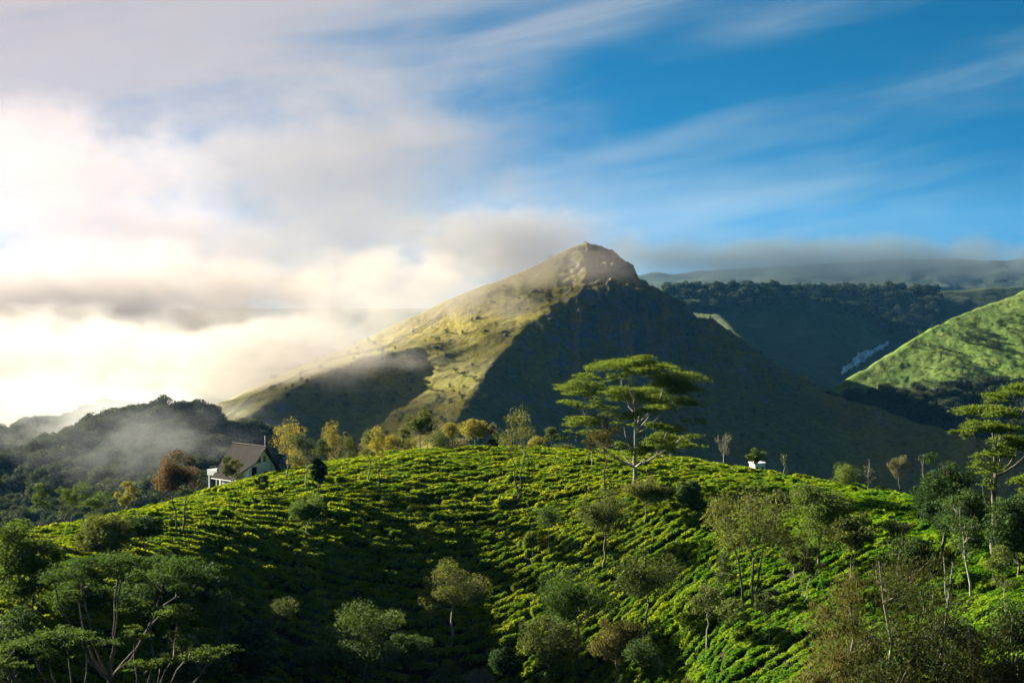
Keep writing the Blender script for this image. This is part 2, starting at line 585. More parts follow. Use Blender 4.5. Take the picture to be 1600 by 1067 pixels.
def ground_disc():
    rs = np.concatenate([np.linspace(0, 2600, 80), np.linspace(2700, 9000, 40)])
    th = np.linspace(0, 2 * math.pi, 121)
    R_, T_ = np.meshgrid(rs, th, indexing='ij')
    X = R_ * np.cos(T_); Y = 3000 + R_ * np.sin(T_)
    Z = np.minimum(valley_z(X, Y), -190)
    v = np.stack([X, Y, Z], -1).reshape(-1, 3)
    n, m = len(rs), len(th)
    i = np.arange(n - 1)[:, None] * m + np.arange(m - 1)[None, :]
    f = np.stack([i, i + m, i + m + 1, i + 1], -1).reshape(-1, 4)
    return mesh_obj('valley_ground', v, f, M['far_wood'], None, True)


tag(ground_disc(), 'wooded valley floor beneath the hills', kind='structure')
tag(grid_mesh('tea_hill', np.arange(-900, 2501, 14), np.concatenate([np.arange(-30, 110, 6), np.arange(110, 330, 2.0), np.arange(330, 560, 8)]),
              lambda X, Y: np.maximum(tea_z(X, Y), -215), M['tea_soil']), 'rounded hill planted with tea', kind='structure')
tag(grid_mesh('mountain', np.arange(-150, 1900, 2.8), np.arange(700, 1400, 1.95), mountain_z, M['mountain']),
    'grassy mountain with a sunlit spur and a dark steep right face', kind='structure')
tag(grid_mesh('green_hill', np.arange(1150, 2000, 3.0), np.arange(880, 1400, 2.3), right_z, M['right_hill']),
    'bright green grassy hillside at the right', kind='structure')
tag(grid_mesh('plateau_hill', np.arange(800, 1900, 4.0), np.arange(1400, 2700, 6.5), mid_z, M['far_grass']),
    'dark plateau beyond the mountain with woods along its top', kind='structure')
tag(grid_mesh('distant_mountains', np.arange(-700, 2200, 7.0), np.arange(2800, 6500, 22.0), far_z, M['far_wood']),
    'distant wooded mountains in cloud', kind='structure')
tag(grid_mesh('wooded_hill', np.arange(-500, 600, 5.0), np.arange(480, 900, 3.0), left_z, M['far_wood']),
    'dark wooded hill at the left below the mist', kind='structure')

# ------------------------------------------------------------------ plant meshes
LEAF_RHOMB = np.array(((0, -1), (0.5, 0.05), (0, 1), (-0.5, 0.05)))


def rand_unit(rng, n):
    v = rng.normal(size=(n, 3))
    return v / np.linalg.norm(v, axis=1, keepdims=True)


def leaf_cards(rng, c, size, aspect=0.6, up=0.0, out=None, axis_dir=None):
    """pointed leaf-shaped faces at points c"""
    n = len(c)
    nrm = rand_unit(rng, n)
    if out is not None:
        nrm = nrm + out
    nrm[:, 2] += up
    nrm /= np.linalg.norm(nrm, axis=1, keepdims=True)
    ax = rand_unit(rng, n) if axis_dir is None else axis_dir + 0.5 * rand_unit(rng, n)
    ax = ax - nrm * (ax * nrm).sum(1, keepdims=True)
    ax /= np.linalg.norm(ax, axis=1, keepdims=True) + 1e-9
    bx = np.cross(nrm, ax)
    s = size * rng.uniform(0.6, 1.35, n)[:, None]
    v = np.stack([c + ax * (-s) * 0.5, c + bx * s * aspect * 0.5, c + ax * s * 0.5, c - bx * s * aspect * 0.5], 1)
    return v.reshape(-1, 3)


def quads(n):
    return np.arange(n * 4).reshape(-1, 4)


class Tubes:
    """tapered branches collected into one mesh"""
    def __init__(self, sides=5):
        self.v = []; self.f = []; self.n = 0; self.s = sides

    def add(self, pts, radii):
        pts = np.asarray(pts, float)
        radii = np.asarray(radii, float)
        k = len(pts); s = self.s
        t = np.gradient(pts, axis=0)
        t /= np.linalg.norm(t, axis=1, keepdims=True) + 1e-9
        ref = np.where(np.abs(t[:, 2:3]) > 0.9, np.array([[1.0, 0, 0]]), np.array([[0, 0, 1.0]]))
        a = np.cross(t, ref); a /= np.linalg.norm(a, axis=1, keepdims=True) + 1e-9
        b = np.cross(t, a)
        th = np.arange(s) / s * 2 * math.pi
        ring = pts[:, None, :] + radii[:, None, None] * (np.cos(th)[None, :, None] * a[:, None, :] + np.sin(th)[None, :, None] * b[:, None, :])
        self.v.append(ring.reshape(-1, 3))
        i = np.arange(k - 1)[:, None] * s + np.arange(s)[None, :]
        j = np.arange(k - 1)[:, None] * s + (np.arange(s)[None, :] + 1) % s
        self.f.append((np.stack([i, j, j + s, i + s], -1).reshape(-1, 4)) + self.n)
        self.n += k * s

    def get(self):
        return np.concatenate(self.v), np.concatenate(self.f)


def curve(a, b, sag, n=5, rng=None, wob=0.0):
    a = np.asarray(a, float); b = np.asarray(b, float)
    t = np.linspace(0, 1, n)[:, None]
    m = (a + b) / 2 + np.array((0, 0, sag))
    p = (1 - t) ** 2 * a + 2 * t * (1 - t) * m + t * t * b
    if rng is not None and wob:
        p[1:-1] += rng.normal(size=(n - 2, 3)) * wob
    return p


class Limbs:
    """branches that fork off what has already grown, so limbs divide instead of fanning from one point"""
    def __init__(self, T, rng):
        self.T = T; self.rng = rng; self.p = np.zeros((0, 3)); self.r = np.zeros(0)

    def add(self, pts, rad):
        self.T.add(pts, rad)
        self.p = np.concatenate([self.p, np.asarray(pts)]); self.r = np.concatenate([self.r, np.asarray(rad)])

    def reach(self, p, rise=0.7, tip=0.02, wob=0.05, fmin=0.0, rmax=1.0, steep=2.2, rmin=0.022):
        p = np.asarray(p, float)
        d = np.linalg.norm(self.p - p, axis=1)
        hor = np.hypot(self.p[:, 0] - p[0], self.p[:, 1] - p[1])
        cost = d + steep * np.maximum(0, self.p[:, 2] - (p[2] - rise * hor)) + 40.0 * (self.p[:, 2] < fmin) + (4.0 if rmin < 0.03 else 30.0) * (self.r < rmin)
        i = int(np.argmin(cost))
        a = self.p[i]; L = d[i]
        n = int(np.clip(L / 0.9, 4, 9))
        t = np.linspace(0, 1, n)[:, None]
        m = a + (p - a) * np.array((0.62, 0.62, 0.36)) + self.rng.normal(size=3) * wob * L      # out first, then up
        c = (1 - t) ** 2 * a + 2 * t * (1 - t) * m + t * t * p
        c[1:-1] += self.rng.normal(size=(n - 2, 3)) * wob * 0.35 * min(L, 4)
        r0 = min(self.r[i] * 0.72, tip + 0.020 * L, rmax)
        self.add(c, np.linspace(max(r0, tip), tip, n))
        return c


def ellipsoid_points(rng, n, c, r, shell=0.55):
    d = rand_unit(rng, n)
    rr = shell + (1 - shell) * rng.random(n)[:, None] ** 0.6
    rr = np.where(rng.random(n)[:, None] < 0.3, rng.random(n)[:, None] ** 0.5, rr)
    return np.asarray(c) + d * rr * np.asarray(r), d


KINDS = {
    # crown bottom, clumps, clump radius, leaves per clump, leaf size, spread of clumps, upright
    'round':  dict(cb=0.34, n=38, cr=0.155, lv=160, ls=0.26, asp=0.6),
    'dense':  dict(cb=0.16, n=48, cr=0.17, lv=200, ls=0.29, asp=0.6),
    'bush':   dict(cb=0.02, n=18, cr=0.28, lv=170, ls=0.24, asp=0.6),
    'sparse': dict(cb=0.36, n=18, cr=0.16, lv=120, ls=0.24, asp=0.55),
    'slim':   dict(cb=0.44, n=18, cr=0.23, lv=110, ls=0.25, asp=0.5),
    'poplar': dict(cb=0.14, n=20, cr=0.30, lv=100, ls=0.26, asp=0.5),
    'feather': dict(cb=0.22, n=80, cr=0.13, lv=190, ls=0.40, asp=0.2),
    'bare':   dict(cb=0.30, n=22, cr=0.10, lv=9, ls=0.22, asp=0.5),
}


def build_plant(kind, H, W, seed, lean=0.0, stems=1, leafscale=1.0, pads=None, dens=1.0, padsplit=1.0):
    """returns trunk (v, f) and crown (v, f) for a plant standing on the origin"""
    rng = np.random.default_rng(seed)
    T = Tubes(6 if H > 12 else 5)
    r0 = max(0.07, 0.018 * H) * (0.8 if kind in ('slim', 'sparse', 'feather') else 1.0)
    leaf = []
    if kind == 'umbrella':
        ls = 0.27 * leafscale
        fork = H * 0.16
        top = np.array((lean * H, 0, H * 0.62))
        trunk = curve((0, 0, -1.2), top, 0, 12, rng, 0.12)
        tr = np.linspace(1.0, 0.30, 12) * 0.021 * H
        tr[0] *= 1.35
        B = Limbs(T, rng)
        B.add(trunk, tr)
        sprays = []
        order = sorted(pads, key=lambda p: math.hypot(p[0], p[1]) + 0.3 * p[2])
        for (cx, cyy, cz, rx, ry, rz) in order:
            B.reach((cx, cyy, cz - 0.6 * rz), 1.05, 0.05, 0.06, fork, steep=5.0, rmin=0.0062 * H)
            m = int(np.clip(rx * ry * 0.55 * padsplit, 3, 9))
            for q in range(m):
                an = rng.uniform(0, 2 * math.pi); rr = math.sqrt(rng.random()) * 0.72
                f = rng.uniform(0.34, 0.55)
                sprays.append((cx + rx * rr * math.cos(an), cyy + ry * rr * math.sin(an), cz + rng.normal(0, 0.55) * rz - 0.5 * rr * rz, rx * f, ry * f, rz * rng.uniform(0.5, 0.8)))
        for (cx, cyy, cz, rx, ry, rz) in sprays:
            c = np.array((cx, cyy, cz))
            B.reach(c - np.array((0, 0, 0.3 * rz)), 0.35, 0.022, 0.08, fork)
            # each pad is many small feathery sprays, flat-topped and ragged at the rim
            ns = max(8, int(rx * ry * 4.6 * dens))
            ang = rng.uniform(0, 2 * math.pi, ns); rr = np.sqrt(rng.random(ns)) * rng.uniform(0.75, 1.12, ns)
            sc = np.stack([c[0] + rx * rr * np.cos(ang), c[1] + ry * rr * np.sin(ang),
                           c[2] + rz * (0.55 - 0.9 * rr ** 2) + rng.normal(0, 0.35, ns) * rz], 1)
            k = 34
            pts = np.repeat(sc, k, 0) + rng.normal(size=(ns * k, 3)) * np.array((0.50, 0.50, 0.11)) * min(1.0, rx * 0.4)
            leaf.append(leaf_cards(rng, pts, ls, 0.42, 0.9))
    elif kind == 'snag':
        trunk = curve((0, 0, -0.4), (lean * H, 0, H), 0, 7, rng, 0.05 * H ** 0.5)
        T.add(trunk, np.linspace(r0, 0.03, 7))
        for q in range(7):
            s = trunk[rng.integers(2, 6)]
            e = s + np.array((rng.uniform(-0.5, 0.5) * W, rng.uniform(-0.5, 0.5) * W, rng.uniform(0.05, 0.2) * H))
            T.add(curve(s, e, -0.05, 4), np.linspace(0.04, 0.015, 4))
            pts = e + rng.normal(size=(14, 3)) * 0.25
            leaf.append(leaf_cards(rng, pts, 0.24, 0.6))
    else:
        K = KINDS[kind]
        cb = K['cb'] * H
        cz, rz = (cb + H) / 2, (H - cb) / 2
        n = K['n']
        fork_h = cb + 0.10 * H if kind not in ('bush', 'dense') else 0.12 * H
        stems_top = []
        for q in range(stems):
            off = np.array((0.0, 0.0, 0.0)) if stems == 1 else np.array((rng.uniform(-1, 1), rng.uniform(-1, 1), 0)) * 0.05 * W
            topp = np.array((lean * H + (0 if stems == 1 else (q / (stems - 1) - 0.5) * 0.45 * W), rng.uniform(-0.08, 0.08) * W, H * 0.86))
            tk = curve(off + np.array((0, 0, -0.6)), topp, -0.02 * H, 9, rng, 0.012 * H)
            rad = np.linspace(1, 0.12, 9) * r0 / (stems ** 0.4)
            rad[0] *= 1.3
            if q == 0:
                B = Limbs(T, rng)
            B.add(tk, rad)
            stems_top.append(tk)
        cl = []
        for q in range(n):
            d = rand_unit(rng, 1)[0]
            rr = rng.random() ** 0.45 * 0.86
            if kind in ('slim', 'poplar'):
                p = np.array((d[0] * rr * W * 0.5, d[1] * rr * W * 0.5, d[2] * rr * rz))
                taper = 1.0 - 0.45 * (p[2] / rz)
                p[:2] *= taper
            else:
                p = np.array((d[0] * W * 0.5, d[1] * W * 0.5, d[2] * rz)) * rr
            p[2] += cz; p[0] += lean * H * p[2] / H
            if kind == 'round' and p[2] < cz:        # a domed crown, flatter underneath
                p[2] = cz - (cz - p[2]) * 0.7
            cl.append(p)
        cr = K['cr'] * W
        cl.sort(key=lambda p: math.hypot(p[0] - lean * p[2], p[1]))
        for p in cl:
            br = B.reach(p, 0.8, 0.02, 0.07, min(fork_h * 0.8, p[2] * 0.8))
            a = br[0]
            if kind == 'feather':
                nseg = len(br)
                lv = int(K['lv'] * dens)
                t = rng.integers(max(1, nseg // 3), nseg, lv)
                base = br[t] + rng.normal(size=(lv, 3)) * np.array((cr, cr, cr * 0.7)) * 0.5
                out = (p - a); out = out / (np.linalg.norm(out) + 1e-6)
                leaf.append(leaf_cards(rng, base, K['ls'] * leafscale, K['asp'], 0.2, None, np.tile(out + np.array((0, 0, 0.4)), (lv, 1))))
                continue
            nt_ = 6 if kind == 'bare' else 3
            for q in range(nt_):
                e = p + rand_unit(rng, 1)[0] * cr * (1.0 if kind != 'bare' else 1.6) + np.array((0, 0, 0.2 * cr if kind != 'bare' else 0.9 * cr))
                T.add(curve(br[-2], e, 0, 3), np.linspace(0.026, 0.012, 3))
            lv = max(3, int(K['lv'] * dens * rng.uniform(0.6, 1.4)))
            rr = cr * rng.uniform(0.7, 1.25)
            pts, d3 = ellipsoid_points(rng, lv, p, (rr, rr, rr * 0.72), 0.5)
            leaf.append(leaf_cards(rng, pts, K['ls'] * leafscale, K['asp'], 0.25, d3 * 0.5))
    lv = np.concatenate(leaf)
    return T.get(), (lv, quads(len(lv) // 4))


def tree(name, label, loc, kind, H, W, leafm, seed, bark='bark', cat='tree', group=None, rz=0.0, **kw):
    (tv, tf), (lv, lf) = build_plant(kind, H, W, seed, **kw)
    root = empty(name, loc, rz)
    mesh_obj('trunk', tv, tf, M[bark], root, True)
    mesh_obj('crown', lv, lf, M[leafm], root)
    tag(root, label, cat, group)
    return root


# ------------------------------------------------------------------ instanced ground cover (stuff)
def scatter(name, pts, rots, scales, idx, sources, label, mat=None):
    me = bpy.data.meshes.new(name)
    pts = np.asarray(pts, np.float32)
    me.vertices.add(len(pts))
    me.vertices.foreach_set('co', pts.ravel())
    for nm, typ, arr, key in (('rot', 'FLOAT_VECTOR', rots, 'vector'), ('scl', 'FLOAT_VECTOR', scales, 'vector'), ('idx', 'INT', idx, 'value')):
        at = me.attributes.new(nm, typ, 'POINT')
        at.data.foreach_set(key, np.asarray(arr, np.int32 if typ == 'INT' else np.float32).ravel())
    me.update()
    o = bpy.data.objects.new(name, me)
    COL.objects.link(o)
    c = bpy.data.collections.new(name + '_plants')
    for i, s in enumerate(sources):
        s.name = '%s_source_%02d' % (name, i)
        c.objects.link(s)
    ng = bpy.data.node_groups.new(name, 'GeometryNodeTree')
    ng.interface.new_socket('Geometry', in_out='INPUT', socket_type='NodeSocketGeometry')
    ng.interface.new_socket('Geometry', in_out='OUTPUT', socket_type='NodeSocketGeometry')
    gi = ng.nodes.new('NodeGroupInput'); go = ng.nodes.new('NodeGroupOutput')
    ci = ng.nodes.new('GeometryNodeCollectionInfo')
    ci.inputs['Collection'].default_value = c
    ci.inputs['Separate Children'].default_value = True
    ci.inputs['Reset Children'].default_value = True
    ip = ng.nodes.new('GeometryNodeInstanceOnPoints')
    ip.inputs['Pick Instance'].default_value = True

    def na(nm, typ):
        n = ng.nodes.new('GeometryNodeInputNamedAttribute')
        n.data_type = typ
        n.inputs['Name'].default_value = nm
        return [s for s in n.outputs if s.enabled and s.name == 'Attribute'][0]
    L = ng.links.new
    L(gi.outputs[0], ip.inputs['Points'])
    L(ci.outputs[0], ip.inputs['Instance'])
    L(na('rot', 'FLOAT_VECTOR'), ip.inputs['Rotation'])
    L(na('scl', 'FLOAT_VECTOR'), ip.inputs['Scale'])
    L(na('idx', 'INT'), ip.inputs['Instance Index'])
    L(ip.outputs[0], go.inputs[0])
    md = o.modifiers.new('scatter', 'NODES')
    md.node_group = ng
    tag(o, label, kind='stuff')
    return o


def tea_bush_mesh(seed, L=1.0, Wd=0.62, Hh=0.66, n=420):
    """a plucked tea bush: a low lumpy cushion of leaves over dark wood"""
    rng = np.random.default_rng(seed)
    # core
    th = np.arange(10) / 10 * 2 * math.pi
    v = [(0, 0, Hh * 0.80)]
    for r, z in ((0.55, 0.74), (0.86, 0.45), (0.70, -0.15)):
        for t in th:
            k = 1 + 0.12 * math.sin(3 * t + seed)
            v.append((L * r * k * math.cos(t), Wd * r * k * math.sin(t), Hh * z))
    f = [(0, 1 + i, 1 + (i + 1) % 10) for i in range(10)]
    for q in range(2):
        b = 1 + q * 10
        f += [(b + i, b + 10 + i, b + 10 + (i + 1) % 10, b + (i + 1) % 10) for i in range(10)]
    # leaves over a bumpy dome
    a = rng.uniform(0, 2 * math.pi, n)
    r = np.sqrt(rng.random(n)) * 1.04
    ph = rng.uniform(0, 6.28, 4)
    edge = lambda t: 1 + 0.10 * np.sin(2 * t + ph[0]) + 0.12 * np.sin(3 * t + ph[1]) + 0.09 * np.sin(5 * t + ph[2]) + 0.06 * np.sin(8 * t + ph[3])
    lump = 0.16 * np.sin(5.0 * r * np.cos(a) + seed) * np.cos(4.0 * r * np.sin(a) + 2 * seed)
    z = Hh * (np.sqrt(np.clip(1.10 - r ** 4.0, 0, 1)) * 0.92 + 0.05 + lump + rng.normal(0, 0.09, n))
    k = edge(a)
    c = np.stack([L * r * k * np.cos(a), Wd * r * k * np.sin(a), np.maximum(z, 0.02)], 1)
    out = np.stack([r ** 3 * np.cos(a), r ** 3 * np.sin(a), np.full(n, 0.55)], 1)
    lv = leaf_cards(rng, c, 0.26, 0.6, 0.2, out * 0.8)
    allv = np.concatenate([np.array(v), lv])
    faces = f + [tuple(q) for q in (quads(n) + len(v))]
    me_o = mesh_obj('tea_bush_mesh', allv, faces, None, False)
    me = me_o.data
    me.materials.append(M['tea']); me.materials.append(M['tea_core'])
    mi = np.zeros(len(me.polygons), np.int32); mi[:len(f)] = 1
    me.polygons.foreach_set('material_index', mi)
    return me_o


TEA = [tea_bush_mesh(i, 1.0 + 0.12 * (i % 3), 0.60 + 0.06 * (i % 2), 0.58 + 0.07 * (i % 4)) for i in range(7)]


def tea_points():
    """rows of bushes along the slope; the row direction turns uphill towards the right"""
    rng = np.random.default_rng(5)
    xs = np.arange(-110, 110, 0.5)
    gp = np.interp(xs, [-90, -45, 0, 30, 60, 110], [0.10, 0.16, 0.34, 0.60, 0.70, 0.70])
    g = np.concatenate([[0], np.cumsum(0.5 * (gp[1:] + gp[:-1]) * 0.5)])
    g -= np.interp(0, xs, g)
    out = []
    row = 0
    c = 40.0
    while c < 360:
        c += 1.75 + (0.8 if row % 9 == 0 else 0)
        row += 1
        x = -100 + rng.uniform(0, 1.5)
        while x < 105:
            sl = float(np.interp(x, xs, gp))
            step = rng.uniform(1.1, 1.85)
            if rng.random() < 0.12:
                step += rng.uniform(0.4, 1.4)
            x += step / math.sqrt(1 + sl * sl)
            y = c + float(np.interp(x, xs, g)) + 0.5 * math.sin(x * 0.21 + row * 0.7) + rng.normal(0, 0.17)
            out.append((x, y, math.atan(sl)))
    a = np.array(out)
    X, Y = a[:, 0], a[:, 1]
    Z = tea_z(X, Y)
    px = 800 + F * X / Y
    py = HORIZON - F * Z / Y
    dc = np.interp(px, CREST_DX, CREST_D)
    ok = (px > -60) & (px < 1660) & (py < 1110) & (Y < dc + 14) & (Y > 105)
    return X[ok], Y[ok], Z[ok], a[ok, 2], py[ok]


def plant_tea():
    rng = np.random.default_rng(9)
    X, Y, Z, A, PY = tea_points()
    n = len(X)
    e = 0.6
    gx = (tea_z(X + e, Y) - tea_z(X - e, Y)) / (2 * e)
    gy = (tea_z(X, Y + e) - tea_z(X, Y - e)) / (2 * e)
    # older, taller plots and freshly plucked, lower ones
    plot = VN.fbm(X * 0.03 + 5, Y * 0.03, 3)
    PX = 800 + F * X / Y
    fine = np.clip((PX - 1000) / 300, 0, 1) * np.clip((PY - 860) / 90, 0, 1)      # the young plot at the lower right
    s = rng.uniform(0.78, 1.22, n) * (1.0 + 0.35 * plot)
    sc = np.stack([s * rng.uniform(0.85, 1.3, n), s * rng.uniform(0.9, 1.15, n), s * rng.uniform(0.8, 1.25, n) * (1 - 0.42 * fine)], 1)
    sc[:, 1] *= 1 + 0.25 * fine
    sc[:, 0] *= 1 + 0.12 * fine
    az = A + rng.normal(0, 0.16, n)
    rot = np.stack([np.arctan(gy * np.cos(az) - gx * np.sin(az)), -np.arctan(gx * np.cos(az) + gy * np.sin(az)), az], 1)
    idx = rng.integers(0, len(TEA), n)
    pts = np.stack([X, Y, Z - 0.05], 1)
    vis = np.where((PX > 5) & (PX < 1595) & (PY < 1056))[0]
    near = vis[np.argsort(Y[vis])[:300]]
    mask = np.ones(n, bool); mask[near] = False
    near = near[np.argsort(PX[near])]
    for i in near:
        o = bpy.data.objects.new('tea_bush', TEA[idx[i]].data)
        COL.objects.link(o)
        o.location = tuple(float(v) for v in pts[i]); o.rotation_euler = tuple(float(v) for v in rot[i]); o.scale = tuple(float(v) for v in sc[i])
        tag(o, 'low clipped green tea bush in the nearest rows along the bottom edge', 'tea bush', 'tea bushes of the nearest rows')
    scatter('tea_bushes', pts[mask], rot[mask], sc[mask], idx[mask], TEA, 'rows of clipped tea bushes over the whole hill')
    return n


n_tea = plant_tea()
print('tea bushes', n_tea)


def crown_source(seed, kind, H, W, mat, dens=0.5, ls=1.6):
    (tv, tf), (lv, lf) = build_plant(kind, H, W, seed, leafscale=ls, dens=dens)
    v = np.concatenate([lv, tv]); f = np.concatenate([lf, tf + len(lv)])
    o = mesh_obj('woodland_crown', v, f, None, False)
    o.data.materials.append(M[mat]); o.data.materials.append(M['bark'])
    mi = np.zeros(len(f), np.int32); mi[len(lf):] = 1
    o.data.polygons.foreach_set('material_index', mi)
    return o


def forest(name, label, zfun, regions, n, hrange, seed, mat='forest', kind='dense', dens=0.35, ls=2.0):
    """a wood seen as one mass: crowns spread over photo regions of a hillside"""
    rng = np.random.default_rng(seed)
    src = [crown_source(seed * 10 + i, kind, 10, 8.5, mat, dens, ls) for i in range(5)]
    P_ = []
    for (x0, x1, d0, d1, share) in regions:
        m = int(n * share)
        D = rng.uniform(d0, d1, m); px = rng.uniform(x0, x1, m)
        P_.append(np.stack([(px - 800) / F * D, D], 1))
    xy = np.concatenate(P_)
    z = zfun(xy[:, 0], xy[:, 1])
    pts = np.stack([xy[:, 0], xy[:, 1], z - 0.6], 1)
    m = len(pts)
    h = rng.uniform(hrange[0], hrange[1], m) / 10
    sc = np.stack([h * rng.uniform(0.8, 1.25, m), h * rng.uniform(0.8, 1.25, m), h], 1)
    rot = np.stack([np.zeros(m), np.zeros(m), rng.uniform(0, 6.28, m)], 1)
    return scatter(name, pts, rot, sc, rng.integers(0, 5, m), src, label)


forest('woodland', 'dark woodland covering the left hillside in mist', left_z,
       [(-150, 420, 530, 700, 0.75), (-100, 300, 700, 760, 0.25)], 1900, (7, 13), 3, dens=0.45, ls=1.9)
forest('plateau_woodland', 'woods along the far plateau rim', mid_z,
       [(1040, 1260, 2000, 2200, 0.40), (1245, 1470, 2050, 2380, 0.60)], 1500, (11, 20), 4, dens=0.22, ls=3.0)
forest('riverside_woodland', 'dark trees at the foot of the green hill', right_z,
       [(1290, 1640, 935, 1005, 1.0)], 420, (6, 12), 6, dens=0.3, ls=2.2)
forest('slope_scrub', 'low scrub dotted over the mountain', mountain_z,
       [(330, 560, 985, 1075, 0.12), (780, 1300, 880, 1140, 0.5), (420, 760, 800, 990, 0.38)], 420, (1.2, 4.0), 8, kind='bush', dens=0.25, ls=2.5)
forest('hill_scrub', 'scrub in the folds of the green hill', right_z,
       [(1500, 1560, 1000, 1090, 0.5), (1430, 1600, 985, 1120, 0.5)], 160, (1.5, 4.5), 12, kind='bush', dens=0.25, ls=2.5)

